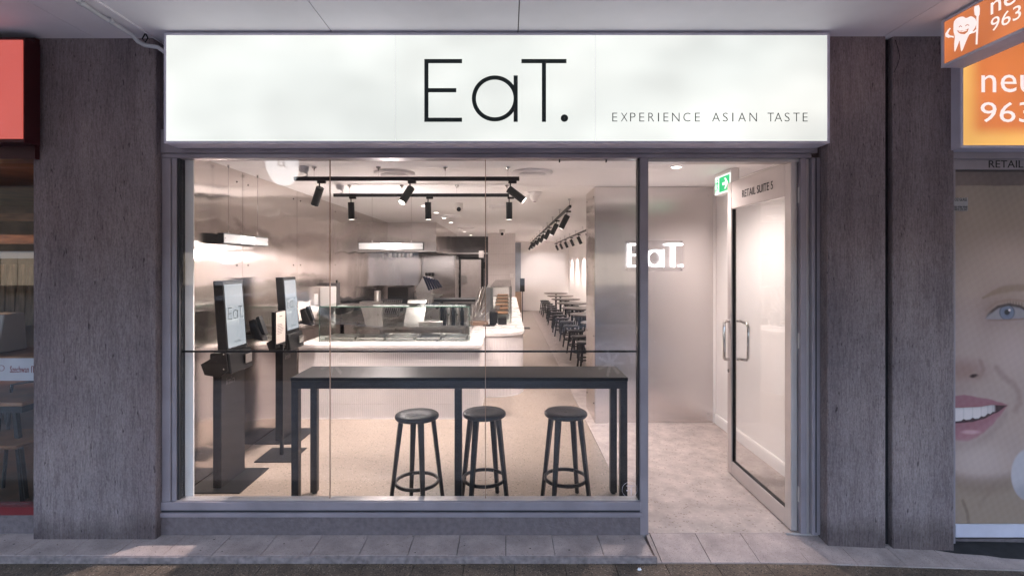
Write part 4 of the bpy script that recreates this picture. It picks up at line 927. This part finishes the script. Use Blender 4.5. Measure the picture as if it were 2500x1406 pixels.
def fingers(path, h0, h1, rows):
    for (xa, ya_), (xb, yb_) in zip(path, path[1:]):
        a = Vector((xa,ya_,0)); b = Vector((xb,yb_,0)); Lh = (b-a).length; n = max(1, round(Lh/.022)); d = (b-a)/Lh; nr = Vector((d.y,-d.x,0)); w = Lh/n
        for i in range(n):
            for r in range(rows):
                z0 = h0+(h1-h0)*r/rows; z1 = h0+(h1-h0)*(r+1)/rows
                q = a+d*(i*w+.0014); e = a+d*((i+1)*w-.0014)
                f = [q, e, e+nr*.010-d*.0022, q+nr*.010+d*.0022]
                fm1.add([Vector((p.x,p.y,z0+.0017)) for p in f]+[Vector((p.x,p.y,z1-.0017)) for p in f], [(4,5,6,7),(1,2,6,5),(2,3,7,6),(3,0,4,7),(0,1,2,3)])
fingers([(XA,YF),(XB,YF)], .012, CZ-.045, 5); fingers([(XB,YF),(XB,YS)], .012, CZ-.045, 5)
fingers([(XB,YS)]+arc(XE-.36,YS+.36,.36,-90,0,14)+[(XE,10.7)], .012, CZ-.045, 5)
part(fm1, 'finger_tiles', 'tile', ct, kind='stuff')

# glass display case on the front counter
gc = thing('display_case', 'long glass food display case on the tiled counter', 'display case', (-1.3,2.9,CZ))
gx0, gx1, gy0, gy1, gz = -2.19, -.45, 2.59, 3.13, 1.25; g = .006
part(box(gx0,gx1,gy0,gy0+g,CZ+.001,gz), 'front_glass', 'glass_case', gc)
part(box(gx0,gx1,gy0,gy1,gz+.001,gz+g+.001), 'top_glass', 'glass_case', gc)
part(box(gx0,gx0+g,gy0+g+.001,gy1,CZ+.001,gz), 'end_glass', 'glass_case', gc); part(box(gx1-g,gx1,gy0+g+.001,gy1,CZ+.001,gz), 'end_glass', 'glass_case', gc)
part(MB().box(gx0-.004,gx0,gy0-.002,gy0+.006,CZ,gz+.008).box(gx1,gx1+.004,gy0-.002,gy0+.006,CZ,gz+.008).box(gx0,gx1,gy0-.003,gy0,gz+.001,gz+.009), 'glass_edges', 'green_edge', gc)
part(box(gx0+.01,gx1-.01,gy1-.05,gy1+.01,gz-.035,gz), 'top_rail', 'steel_small', gc)
for a, b in ((gx0+.05,gx0+.17),(gx0+.5,gx0+.95),(gx0+1.05,gx1-.08)): part(box(a,b,gy1-.06,gy1-.052,gz-.028,gz-.012), 'strip_light', 'strip', gc)
part(box(gx0+.012,gx1-.012,gy0+.02,gy1,CZ+.001,CZ+.012), 'base_plate', 'steel_small', gc)
# trays standing in the case
for i, (a, b, ml_) in enumerate(((-2.15,-1.80,'steel_small'),(-1.78,-1.45,'black'),(-1.43,-1.10,'steel_small'),(-1.08,-.80,'black'),(-.78,-.50,'steel_small'))):
    t = thing('food_tray', ['shallow steel tray at the left end of the display case','dark shallow tray, second from the left in the display case','steel tray in the middle of the display case','dark shallow tray right of the middle in the display case','steel tray at the right end of the display case'][i], 'tray', ((a+b)/2,2.8,CZ+.012), 'trays inside the display case')
    part(MB().box(a,b,2.66,2.98,CZ+.013,CZ+.018), 'base', ml_, t)
    part(MB().box(a,b,2.655,2.662,CZ+.0185,CZ+.045).box(a,b,2.978,2.985,CZ+.0185,CZ+.045).box(a,a+.007,2.662,2.978,CZ+.0185,CZ+.045).box(b-.007,b,2.662,2.978,CZ+.0185,CZ+.045), 'rim', 'steel_small', t)
bd = solo(box(-1.55,-1.18,3.0,3.10,CZ+.013,CZ+.033), 'chopping_board', 'stone_top', 'white board lying along the back of the display case', 'board')
solo(box(-.95,-.60,3.0,3.10,CZ+.013,CZ+.033), 'chopping_board', 'stone_top', 'second white board along the back of the display case, near its right end', 'board')
# work bench behind with things on it
wb = thing('work_bench', 'low steel work bench behind the display case', 'bench', (-1.5,4.3,0))
part(box(-2.2,-.62,3.9,4.5,.82,.86), 'top', 'steel_small', wb)
for x in (-2.15,-.68):
    for y in (3.95,4.45): part(MB().cyl((x,y,0),(x,y,.82),.02,n=10), 'leg', 'steel_small', wb)
part(box(-2.18,-.64,3.92,4.48,.25,.28), 'shelf', 'steel_small', wb)
def wedge(name, label, cat, x0, x1, y0, y1, z0, z1, lean, mat, bev=.004):
    return solo(MB().hexa([(x0,y0,z0),(x1,y0,z0),(x1,y1,z0),(x0,y1,z0),(x0+lean,y0+.1,z1),(x1+lean*.6,y0+.1,z1),(x1+lean*.6,y1,z1),(x0+lean,y1,z1)]), name, mat, label, cat, bev=bev)
wedge('steel_hopper','slanted steel hopper behind the left end of the display case','hopper',-2.05,-1.80,4.0,4.3,.86,1.20,-.12,'steel_small')
gr = thing('grater_panel', 'slotted steel panel leaning behind the display case', 'panel', (-1.6,4.1,.86))
for k in range(9):
    part(MB().bar((-1.86+.008*k*.0+.03*k,4.02,.87),(-1.80+.03*k,4.15,1.22),.006,.012), 'bar', 'steel_small', gr)
for k in range(5): part(MB().bar((-1.87,4.03+.028*k,.90+.07*k),(-1.56,4.03+.028*k,.90+.07*k),.006), 'crossbar', 'steel_small', gr)
wedge('steel_bin','tall steel bin behind the middle of the display case','bin',-1.52,-1.22,4.05,4.35,.86,1.22,.05,'steel_small')
sl = thing('slicer', 'food slicer with a slanted arm behind the right half of the display case', 'slicer', (-1.1,4.2,.86))
part(box(-1.30,-.95,4.05,4.3,.86,.92), 'base', 'steel_small', sl, bev=.005); part(MB().bar((-1.32,4.1,.93),(-1.0,4.2,1.13),.05,.03), 'arm', 'steel_small', sl); part(MB().cyl((-1.03,4.12,1.12),(-1.03,4.08,1.12),.025,n=16), 'knob', 'black', sl); part(MB().cyl((-.98,4.2,.92),(-.98,4.2,1.2),.02,n=12), 'post', 'black', sl)
for i in range(5):
    x = -.93+.065*i; solo(MB().lathe((x,4.12,.86),[(.026,0),(.028,.004),(.028,.2+.03*(i%2)),(.02,.22+.03*(i%2)),(.018,.26+.03*(i%2))],14), 'bottle', ['plastic_grey','steel_small','black','steel_small','plastic_grey'][i], ['grey','steel','black','second steel','second grey'][i]+' bottle in the row behind the right end of the display case', 'bottle')
wedge('blender_jug','clear sided steel jug on the bench right of the slicer','jug',-.60+.0,-.52,4.0,4.2,.86,1.15,.02,'steel_small')
# back bench along the steel wall
bb = thing('back_bench', 'long steel bench running back along the clad wall', 'bench', (-2.15,6.5,0))
part(box(-2.469,-1.86,4.2,11.2,.86,.90), 'top', 'steel_small', bb, bev=.004); part(box(-2.44,-1.92,4.25,11.15,.1,.858), 'cabinet', 'steel_pier', bb)
part(box(-2.469,-2.455,4.2,11.2,.901,1.0), 'upstand', 'steel_small', bb)
solo(MB().box(-2.3,-1.9,5.3,5.9,.905,1.12), 'microwave', 'black', 'squat black appliance on the back bench', 'appliance', bev=.01)
solo(MB().box(-2.35,-1.95,6.6,7.3,.905,1.30), 'oven', 'plastic_grey', 'dark grey oven on the back bench under the hood', 'oven', bev=.01)
solo(MB().lathe((-2.0,7.0-D0+.8,.905),[(.045,0),(.05,.01),(.05,.43),(.043,.44)],20), 'cutlery_holder', 'steel_small', 'tall perforated steel cylinder standing on the back bench', 'container')
pt = thing('towel_dispenser', 'white paper towel dispenser on the steel wall behind the glass joint', 'dispenser', (-2.38,3.4,1.2))
part(box(-2.468,-2.34,3.35,3.62,1.20,1.45), 'body', 'white', pt, bev=.01); part(box(-2.468,-2.335,3.63,3.75,1.15,1.49), 'side_panel', 'dark_grey', pt); part(MB().cyl((-2.36,3.69,1.49),(-2.36,3.69,1.53),.012,n=10), 'knob', 'black', pt)
solo(box(-2.4695,-2.455,3.14,3.26,1.23,1.37), 'switch_plate', 'white', 'small white switch plate on the steel wall beside the towel dispenser', 'switch', bev=.003)
# extraction hood
hd_ = thing('extraction_hood', 'large stainless steel extraction hood over the kitchen', 'hood', (-2,9,2))
for a, b in ((7.09,8.4),(8.4,9.6),(9.6,10.6),(10.6,11.22)): part(box(-1.473,-1.468,a+.002,b-.002,2.0,2.604), 'side_panel', 'steel', hd_)
part(box(-2.469,-1.474,7.087,7.0915,2.0,2.604), 'front_panel', 'steel_pier', hd_); part(box(-2.469,-1.475,7.10,11.22,2.02,2.6), 'core', 'dark_grey', hd_)
part(MB().box(-2.469,-1.46,7.07,7.085,1.985,2.0).box(-1.466,-1.455,7.086,11.22,1.985,2.0), 'rim', 'black', hd_)
for i, px in enumerate((953,966,976,985,996,1003)):
    solo(MB().cyl((zx(px,10.3),6.95,1.975),(zx(px,10.3),6.95,1.975-(.09 if i%2 else .1)),.045,n=16), 'hanging_cup', 'steel_small', f'{["first","second","third","fourth","fifth","sixth"][i]} steel cup from the left hanging under the hood edge', 'cup', 'steel cups hanging under the hood')
solo(MB().box(zx(945,10.3),zx(1010,10.3),6.9,7.02,1.977,1.984), 'cup_rail', 'black', 'black rail carrying the steel cups under the hood', 'rail')
# topping dispenser
td = thing('topping_dispenser', 'steel dispenser with a fan of slanted dark tubes behind the counter', 'dispenser', (-1.4,5.6,.9))
c = Vector((zx(1040,8.9),8.9-D0,0))
part(MB().hexa([(c.x-.13,c.y-.1,1.02),(c.x+.10,c.y-.1,1.02),(c.x+.10,c.y+.15,1.02),(c.x-.13,c.y+.15,1.02),(c.x-.16,c.y-.1,1.30),(c.x+.14,c.y-.1,1.22),(c.x+.14,c.y+.15,1.22),(c.x-.16,c.y+.15,1.30)]), 'hopper', 'steel_small', td, bev=.005)
part(MB().hexa([(c.x-.18,c.y-.1,1.30),(c.x+.10,c.y-.1,1.24),(c.x+.10,c.y+.15,1.24),(c.x-.18,c.y+.15,1.30),(c.x-.02,c.y-.1,1.56),(c.x+.10,c.y-.1,1.50),(c.x+.10,c.y+.15,1.50),(c.x-.02,c.y+.15,1.56)]), 'cover', 'steel_small', td, bev=.005)
for k in range(6):
    a = (c.x-.02+.045*k, c.y-.13, 1.54-.012*k); b_ = (c.x+.08+.042*k, c.y-.13, 1.30+.01*k); part(MB().cyl(a,b_,.018,n=10), 'tube', 'carpaint', td)
for k in range(3): part(MB().cyl((c.x+.02+.055*k,c.y-.05,1.54),(c.x+.02+.055*k,c.y-.05,1.60),.026,n=14), 'cap', 'plastic_grey', td)
part(box(c.x-.2,c.y and c.x+.25,c.y-.15,c.y+.2,.0,1.0), 'stand', 'steel_small', td)
sb = thing('side_bench', 'steel bench with dark top beside the topping dispenser', 'bench', (-1.2,7,0))
part(box(-1.85,-.62,6.9-0,7.5,1.0,1.04), 'top', 'black', sb); part(box(-1.8,-.65,6.95,7.45,0,.999), 'cabinet', 'steel_small', sb)
# cool room door and fittings at the kitchen end
cr = thing('coolroom_door', 'pale grey coolroom door with a square latch at the end of the kitchen', 'door', (-1.2,12.4,0))
part(box(zx(1124,15.6),zx(1174,15.6),12.42,12.48,.05,zz(634,15.6)), 'leaf', 'grey_door', cr, bev=.01); part(box(zx(1126,15.5),zx(1139,15.5),12.38,12.419,zz(690,15.5),zz(673,15.5)), 'latch', 'steel_small', cr)
part(MB().box(zx(1119,15.6),zx(1123.5,15.6),12.40,12.49,0,zz(632,15.6)).box(zx(1174.5,15.6),zx(1178,15.6),12.40,12.49,0,zz(632,15.6)).box(zx(1119,15.6),zx(1178,15.6),12.40,12.49,zz(632,15.6)+.001,zz(628,15.6)), 'frame', 'black', cr)
part(box(zx(1180,15.5),zx(1187,15.5),12.3,12.4,zz(655,15.5),zz(640,15.5)), 'hinge', 'black', cr)
solo(MB().box(zx(1113,15.4),zx(1190,15.4),12.35,12.40,zz(620,15.4),zz(616,15.4)), 'service_pipe', 'steel_small', 'steel service pipe above the coolroom door', 'pipe')
solo(MB().box(zx(1168,15),zx(1180,15),11.9,12.0,zz(629,15),zz(612,15)), 'junction_box', 'grey_door', 'small grey junction box beside the top of the coolroom door', 'box')
ds = solo(box(.215,.49,15.80,15.848,0,2.56), 'back_door', 'blue_grey', 'tall blue grey door at the end of the dining aisle', 'door', bev=.004)
solo(box(.2,.5,15.2,15.7,0,1.02-.3), 'cabinet', 'brochure', 'low brown cabinet in front of the blue grey door', 'cabinet', bev=.005)
solo(box(zx(1245,14.1),zx(1254,14.1),10.82,10.836,zz(678,14.1),zz(668,14.1)), 'thermostat', 'white', 'small white thermostat on the tiled wall', 'thermostat')

# food bar on the long arm of the counter
fb = thing('sneeze_guard', 'clear glass guard with thin metal posts on the long arm of the counter', 'glass guard', (-.1,6,CZ))
ax0, ax1, ay0, ay1, az = -.27, .06, 7.84-D0, 11.2-D0, 1.40
part(box(ax1-.006,ax1,ay0,ay1,CZ+.001,az), 'side_glass', 'glass_case', fb); part(box(ax0,ax1-.007,ay0,ay0+.006,CZ+.001,az), 'end_glass', 'glass_case', fb); part(box(ax0,ax1,ay0,ay1,az+.001,az+.007), 'top_glass', 'glass_case', fb)
for y in (ay0+.008, (ay0+ay1)/2, ay1): 
    part(MB().cyl((ax1-.02,y,CZ),(ax1-.02,y,az),.007,n=8), 'post', 'steel_small', fb)
part(MB().cyl((ax0,ay0+.01,az-.01),(ax1,ay0+.01,az-.01),.006,n=8).cyl((ax0,ay1,az-.01),(ax1,ay1,az-.01),.006,n=8).cyl((ax1,ay0,az-.01),(ax1,ay1,az-.01),.006,n=8), 'rails', 'steel_small', fb)
for k in range(6):
    t = thing('food_pan', f'{ORD[k]} food pan from the front inside the glass guard', 'pan', (-.12,4.9+.48*k,CZ), 'food pans under the glass guard')
    y = 4.85+.48*k; part(box(-.24,.02,y,y+.40,CZ+.02,CZ+.10+.03*k), 'pan', 'steel_small', t, bev=.004); part(box(-.22,0,y+.02,y+.38,CZ+.1+.03*k,CZ+.115+.03*k), 'food', 'wood', t)
sp_ = solo(MB().box(zx(1187,7.9),zx(1204,7.9),7.9-D0,7.93-D0,CZ+.15,zz(701,7.9)), 'steel_screen', 'steel_small', 'upright steel screen panel at the front of the food bar', 'screen')
for k in range(4):
    a = at(1150+8*k,775,7.8); b_ = at(1172+7*k,702,7.8+.1*k); lid = thing('lid_rack', f'{ORD[k]} slanted steel lid from the left at the corner of the counter', 'lid', a, 'slanted steel lids')
    part(MB().bar(a+Vector((0,.05*k,0)),b_+Vector((0,.05*k,0)),.16,.008,up=(1,0,.3)), 'plate', 'steel_small', lid); part(MB().tube([a+Vector((0,-.08,.02)),b_+Vector((0,-.08,.0)),b_+Vector((.03,-.08,-.02)),a+Vector((.04,-.08,.0))],.006,6), 'wire_handle', 'steel_small', lid)
tg = MB()
for k in range(9):
    tg.bar(at(1155+4*k,783,7.6), at(1180+5*k,752+random.uniform(-6,6),7.6), .008,.02)
t_ = thing('tongs_tray', 'jumble of steel tongs and spoons lying at the corner of the counter', 'utensils', at(1170,790,7.6)); part(tg, 'tongs', 'steel_small', t_, kind='stuff')
part(box(zx(1143,7.6),zx(1192,7.6),7.5-D0,7.7-D0,CZ-.003+.005,CZ+.05), 'tray', 'brochure', t_)
pos = thing('card_terminal_stand', 'black point of sale screen standing on the rounded counter corner', 'screen', at(1205,795,7.5))
part(box(zx(1195,7.5),zx(1215,7.5),7.5-D0,7.56-D0,CZ+.012,zz(762,7.5)), 'screen', 'black', pos, bev=.004); part(box(zx(1180,7.5),zx(1208,7.5),7.42-D0,7.6-D0,CZ+.001,CZ+.011), 'base', 'black', pos); part(MB().cyl(at(1213,791,7.45),at(1213,791,7.44),.012,n=12), 'badge', 'white', pos)
solo(box(zx(1216,7.6),zx(1237,7.6),7.6-D0,7.78-D0,CZ+.001,zz(776,7.6)), 'receipt_box', 'plastic_grey', 'low grey box beside the black point of sale screen', 'box', bev=.004)
spk = thing('stand_speaker', 'narrow black panel on a thin black pole beside the counter', 'stand', (.39,10.6,0))
part(MB().hexa([(.33,10.55,1.0+.0),(.46,10.55,1.0),(.46,10.6,1.0),(.33,10.6,1.0),(.33,10.6,1.36),(.46,10.6,1.36),(.46,10.65,1.36),(.33,10.65,1.36)]), 'panel', 'black', spk, bev=.006)
part(MB().cyl((.40,10.6,.01),(.40,10.6,1.0),.012,n=10), 'pole', 'black', spk); part(box(.25,.60,10.45,10.75,.001,.012), 'base_plate', 'black', spk)

# ================================================================== kiosks by the steel wall
def kiosk(dy, label):
    t = thing('order_kiosk', label, 'kiosk', (-2.25, .8+dy, 0))
    part(MB().box(-2.465,-2.045,.56+dy,1.04+dy,.001,.010), 'base_plate', 'black', t, bev=.003)
    part(box(-2.292,-2.225,.63+dy,.985+dy,.011,1.06), 'post', 'plastic_grey', t, bev=.004)
    # tilted screen slab, facing the room
    x_b, x_t = -2.172, -2.212; za, zb_ = 1.065, 1.62; ya_, yb_ = .62+dy, .92+dy; dpt = .075
    part(MB().hexa([(x_b-dpt,ya_,za),(x_b,ya_,za),(x_b,yb_,za),(x_b-dpt,yb_,za),(x_t-dpt,ya_,zb_),(x_t,ya_,zb_),(x_t,yb_,zb_),(x_t-dpt,yb_,zb_)]), 'housing', 'black', t, bev=.006, seg=2)
    def sp(u, z, o=.002):     # point on the screen's face
        k = (z-za)/(zb_-za); return Vector((x_b+(x_t-x_b)*k+o, ya_+u*(yb_-ya_), z))
    q = [sp(.06,za+.03,.0005), sp(.94,za+.03,.0005), sp(.94,zb_-.03,.0005), sp(.06,zb_-.03,.0005)]
    nq = [p+Vector((.0015,0,0)) for p in q]; scn = part(MB().hexa(q+nq), 'screen', 'screen', t)
    up = (sp(0,zb_)-sp(0,za)).normalized()
    logo(scn, sp(.12,za+.25,.003), (0,1,0), .00062, (1,0,0), 'ink', thick=.0006, stroke=.8)
    text('Tap to Start', 'lettering', 'ink', scn, sp(.35,za+.06,.003), (0,1,0), up, width=.10, thick=.0006)
    # printer housing and cheek plates
    part(MB().hexa([(-2.30,.60+dy,.92),(-2.13,.60+dy,.90),(-2.13,.94+dy,.90),(-2.30,.94+dy,.92),(-2.30,.60+dy,1.062),(-2.15,.60+dy,1.062),(-2.15,.94+dy,1.062),(-2.30,.94+dy,1.062)]), 'printer_housing', 'black', t, bev=.008)
    part(box(-2.129,-2.122,.80+dy,.90+dy,.95,1.02), 'receipt_slot', 'steel_small', t)
    ck = part(MB().prism([(-2.36,.98),(-2.17,1.09),(-2.15,.93),(-2.22,.88),(-2.33,.90)], .585+dy, .598+dy, 'xz'), 'cheek_plate', 'plastic_grey', t, bev=.002)
    for a, b in ((-2.18,1.06),(-2.18,.945)): part(MB().cyl((a,.5845+dy,b),(a,.581+dy,b),.006,n=10), 'bolt', 'chrome', ck)
    # payment terminal on an arm
    pt_ = part(MB().hexa([(-2.16,.97+dy,1.12),(-2.06,.97+dy,1.10),(-2.06,1.06+dy,1.10),(-2.16,1.06+dy,1.12),(-2.19,.96+dy,1.27),(-2.14,.96+dy,1.29),(-2.14,1.05+dy,1.29),(-2.19,1.05+dy,1.27)]), 'card_reader', 'plastic_grey', t, bev=.006)
    part(MB().hexa([(-2.10,.985+dy,1.155),(-2.055,.985+dy,1.155),(-2.055,1.045+dy,1.155),(-2.10,1.045+dy,1.155),(-2.13,.975+dy,1.30),(-2.105,.975+dy,1.31),(-2.105,1.035+dy,1.31),(-2.13,1.035+dy,1.30)]), 'reader_holder', 'black', pt_)
    part(MB().bar((-2.2,.93+dy,1.14),(-2.14,.99+dy,1.14),.03), 'arm', 'black', t)
    text('imin', 'lettering', 'grey_text', t, (-2.224,.70+dy,.80), (0,1,0), (0,0,1), width=.12, thick=.0008)
    return t
kiosk(0, 'black self-order kiosk with a tall white screen, nearest the window')
kiosk(1.06, 'black self-order kiosk behind the paper notice stand, farther from the window')
ns = thing('notice_stand', 'thin black floor stand holding a white paper notice between the two kiosks', 'notice stand', (-2.07,1.34,0))
part(box(-2.245,-1.91,1.17,1.52,.001,.010), 'base_plate', 'black', ns, bev=.004)
part(MB().box(-2.083,-2.055,1.325,1.345,.011,1.02), 'pole', 'black', ns)
part(MB().hexa([(-2.12,1.25,.99),(-2.09,1.25,.99),(-2.09,1.46,.99),(-2.12,1.46,.99),(-2.125,1.25,1.32),(-2.095,1.25,1.32),(-2.095,1.46,1.32),(-2.125,1.46,1.32)]), 'back_plate', 'black', ns)
pq = part(box(-2.0885,-2.0868,1.262,1.447,1.03,1.315), 'paper_sheet', 'paper', ns)
text('Notice', 'heading', 'grey_text', pq, (-2.0865,1.315,1.275), (0,1,0),(0,0,1), width=.07, thick=.0005) if False else None
lm = MB()
for k in range(7): lm.box(-2.0866,-2.0860,1.285,1.285+random.uniform(.09,.14),1.20-.014*k,1.204-.014*k)
lm.box(-2.0866,-2.0860,1.325,1.385,1.27,1.277)
part(lm, 'print_lines', 'grey_text', pq)

# ================================================================== bar table and stools
TZ = .964
bt_ = thing('bar_table', 'long narrow black bar table standing behind the window', 'table', (-.33,.4,0))
tx0, tx1, ty0, ty1 = -1.51, .835, .212, .607
part(box(tx0,tx1,ty0,ty1,TZ-.026,TZ), 'tabletop', 'tabletop', bt_, bev=.003)
part(MB().box(tx0+.004,tx1-.004,ty0+.004,ty0+.03,TZ-.078,TZ-.0265).box(tx0+.004,tx1-.004,ty1-.03,ty1-.004,TZ-.078,TZ-.0265).box(tx0+.004,tx0+.03,ty0+.031,ty1-.031,TZ-.078,TZ-.0265).box(tx1-.03,tx1-.004,ty0+.031,ty1-.031,TZ-.078,TZ-.0265), 'apron', 'black', bt_)
for x in (tx0+.029, -.346, tx1-.029):
    for y in (ty0+.028, ty1-.028):
        if x == -.346 and y > .4: continue
        l_ = part(box(x-.025,x+.025,y-.025,y+.025,.012,TZ-.0785), 'leg', 'black', bt_, bev=.002); part(MB().cyl((x,y,0.0),(x,y,.012),.018,n=14), 'foot', 'black', l_)
SH = .675
def mk_stool(label, cx_, cy_, ang, h=SH, rs_=.158, rl=(.115,.195), ring=.19, rr2=.155, group='black round stools at the bar table', name='bar_stool'):
    t = thing(name, label, 'stool', (cx_,cy_,0), group)
    part(MB().lathe((cx_,cy_,h-.034),[(rs_*.86,0),(rs_*.97,.005),(rs_,.015),(rs_*.985,.027),(rs_*.93,.0335),(rs_*.5,.030),(rs_*.14,.027),(.012,.027)],40), 'seat', 'stool', t)
    part(MB().cyl((cx_,cy_,h-.0085),(cx_,cy_,h-.0060),.011,n=12), 'seat_hole', 'black', t)
    for k in range(4):
        a = ang+k*PI/2; c_, s_ = math.cos(a), math.sin(a)
        part(MB().bar((cx_+rl[0]*c_,cy_+rl[0]*s_,h-.03),(cx_+rl[1]*c_,cy_+rl[1]*s_,.002),.042,.030,up=(c_,s_,0),w2=.027,h2=.024), 'leg', 'stool', t, bev=.004)
    P = [(cx_+rr2*math.cos(2*PI*i/36),cy_+rr2*math.sin(2*PI*i/36),ring) for i in range(36)]
    part(MB().ring((cx_,cy_), rr2-.012, rr2+.004, ring-.012, ring+.012, axes='xy', n=40), 'foot_ring', 'stool', t, bev=.003)
    for k in range(4):
        a = ang+k*PI/2; part(MB().cyl((cx_+(rr2-.013)*math.cos(a),cy_+(rr2-.013)*math.sin(a),ring),(cx_+(rr2-.017)*math.cos(a),cy_+(rr2-.017)*math.sin(a),ring),.005,n=8), 'screw', 'chrome', t)
    return t
mk_stool('black bar stool at the table, leftmost of the three', -.655, 3.66-D0, R(23))
mk_stool('black bar stool beside the middle leg of the bar table', -.172, 3.715-D0, R(62))
mk_stool('black bar stool standing alone toward the right end of the bar table', .423, 3.72-D0, R(57))

# ================================================================== dining end
def mk_table(label, X, D):
    t = thing('dining_table', label, 'table', (X,D-D0,0), 'round dining tables along the white wall')
    part(MB().lathe((X,D-D0,.705),[(.395,0),(.42,.006),(.425,.015),(.42,.025),(.39,.0255)],40), 'tabletop', 'darktable', t)
    part(MB().cyl((X,D-D0,.02),(X,D-D0,.704),.032,n=14), 'pedestal', 'black', t); part(MB().lathe((X,D-D0,0),[(.24,0),(.24,.012),(.05,.025)],28), 'base', 'black', t)
st0 = None; cnt = 0
side = {(-1,-1):'front left',(-1,1):'rear left',(1,-1):'front right',(1,1):'rear right'}
for k in range(7):
    D = 8.9+1.51*k; X = 1.70
    mk_table(f'round dark dining table, {ORD[k]} from the front of the row', X, D)
    for (sx_, sy_), nm in side.items():
        jx_, jy_ = random.uniform(-.03,.03), random.uniform(-.04,.04)
        p = (X+sx_*.37+jx_, D-D0+sy_*.37+jy_, 0); lb = f'low black stool at the {nm} of the {ORD[k]} dining table from the front'
        if st0 is None: st0 = mk_stool(lb, p[0], p[1], .4, h=.45, rs_=.165, rl=(.12,.18), ring=.16, rr2=.148, group='low black stools around the dining tables', name='dining_stool')
        else: dup(st0, p, random.uniform(-.5,.5), lb)

# ================================================================== across the street (seen only as reflections and as the light's surroundings)
def car(x, y, rz, paint, label, s=1.0):
    t = thing('parked_car', label, 'car', (x,y,-.22)); hw = .88*s
    prof = [(-2.25,.35),(-2.3,.6),(-2.2,.88),(-1.5,.95),(-.75,1.38),(.55,1.42),(1.45,1.02),(2.15,.96),(2.3,.7),(2.25,.35)]
    lowp = [(-2.25,.30),(-2.3,.6),(-2.2,.88),(-1.55,.96),(1.45,.99),(2.15,.93),(2.3,.65),(2.25,.30)]
    cab = [(-1.5,.95),(-.78,1.36),(.5,1.40),(1.40,.99)]
    def ext(pl_, w0, w1): 
        n = len(pl_); zmin = min(b for a,b in pl_); zmax = max(b for a,b in pl_); v = []
        for sg_ in (-1,1): v += [(x+a*s, y+sg_*(w0+(w1-w0)*((b-zmin)/(zmax-zmin)))*s, -.22+b*s) for a,b in pl_]
        return MB().add(v, [(k,(k+1)%n,n+(k+1)%n,n+k) for k in range(n)]+[tuple(range(n)),tuple(range(n,2*n))[::-1]])
    bd_ = part(ext(lowp,.90,.84), 'body', paint, t, bev=.05, seg=3); part(ext(cab,.82,.62), 'glasshouse', 'carglass', t, bev=.03, seg=2)
    part(MB().hexa([(x-.78*s,y-.60*s,-.22+1.37*s),(x+.5*s,y-.60*s,-.22+1.41*s),(x+.5*s,y+.60*s,-.22+1.41*s),(x-.78*s,y+.60*s,-.22+1.37*s),(x-.7*s,y-.55*s,-.22+1.41*s),(x+.42*s,y-.55*s,-.22+1.445*s),(x+.42*s,y+.55*s,-.22+1.445*s),(x-.7*s,y+.55*s,-.22+1.41*s)]), 'roof', paint, t, bev=.02, seg=2)
    for a in (-1.4,1.4):
        for sg_ in (-1,1):
            w = part(MB().cyl((x+a*s,y+sg_*.70*s,-.22+.33*s),(x+a*s,y+sg_*.915*s,-.22+.33*s),.33*s,n=28), 'wheel', 'tyre', t); rm = MB().cyl((x+a*s,y+sg_*.916*s,-.22+.33*s),(x+a*s,y+sg_*.92*s,-.22+.33*s),.06*s,n=12)
            for q in range(7): th_ = 2*PI*q/7; rm.bar((x+a*s,y+sg_*.918*s,-.22+.33*s),(x+(a+.22*math.cos(th_))*s,y+sg_*.918*s,-.22+(.33+.22*math.sin(th_))*s),.045*s,.012,up=(0,1,0))
            part(rm, 'rim', 'headlamp', w)
    for sg_ in (-.6,.6):
        part(box(x-2.30*s,x-2.27*s,y+(sg_-.15)*s,y+(sg_+.15)*s,-.22+.62*s,-.22+.75*s), 'headlight', 'headlamp', t); part(box(x+2.27*s,x+2.32*s,y+(sg_-.15)*s,y+(sg_+.15)*s,-.22+.66*s,-.22+.78*s), 'tail_light', 'redlamp', t)
car(-4.3, -6.0, 0, 'carpaint', 'dark blue sedan parked at the kerb, mirrored in the shop glass')
car(3.1, -6.0, 0, 'vanpaint', 'silver sedan parked at the kerb, mirrored in the door glass')
def block(x0, x1, y0, y1, h, label, floors, cols_):
    t = thing('opposite_building', label, 'building', ((x0+x1)/2,(y0+y1)/2,-.22)); part(box(x0,x1,y0,y1,-.22,h), 'wall', 'facade', t)
    for f in range(floors):
        for c_ in range(cols_):
            wx = x0+(x1-x0)*(c_+.5)/cols_; wz = .8+3.1*f; wf = part(box(wx-.8,wx+.8,y1,y1+.05,wz,wz+1.7), 'window', 'facade', t); part(box(wx-.72,wx+.72,y1+.051,y1+.056,wz+.08,wz+1.62), 'pane', 'farglass', wf)
    n = int((x1-x0)/4.2)
    for c_ in range(n):
        wx = x0+(x1-x0)*(c_+.5)/n
        if c_ % 3 == 1 or wx > 24: continue
        wf = part(box(wx-1.6,wx+1.6,y1+.06,y1+.10,.1,2.6), 'added_shop_front', 'frame_dark', t)
        for q in (-1.05,0,1.05): part(box(wx+q-.5,wx+q+.5,y1+.101,y1+.106,.45,2.45), 'added_glow_pane', 'added_glow' if c_ % 2 else 'added_glow_cool', wf)  # unseen glowing panes, added only to be mirrored in the shop glass
    part(box(x0-.1,x1+.1,y0-.1,y1+.15,h+.001,h+.3), 'parapet', 'facade', t)
block(-45, -9.9, -36, -28, 7.6, 'two storey building across the street to the left, mirrored in glass', 2, 12)
block(-9.3, 45, -36, -28, 8.0, 'two storey building across the street to the right, mirrored in glass', 2, 18)
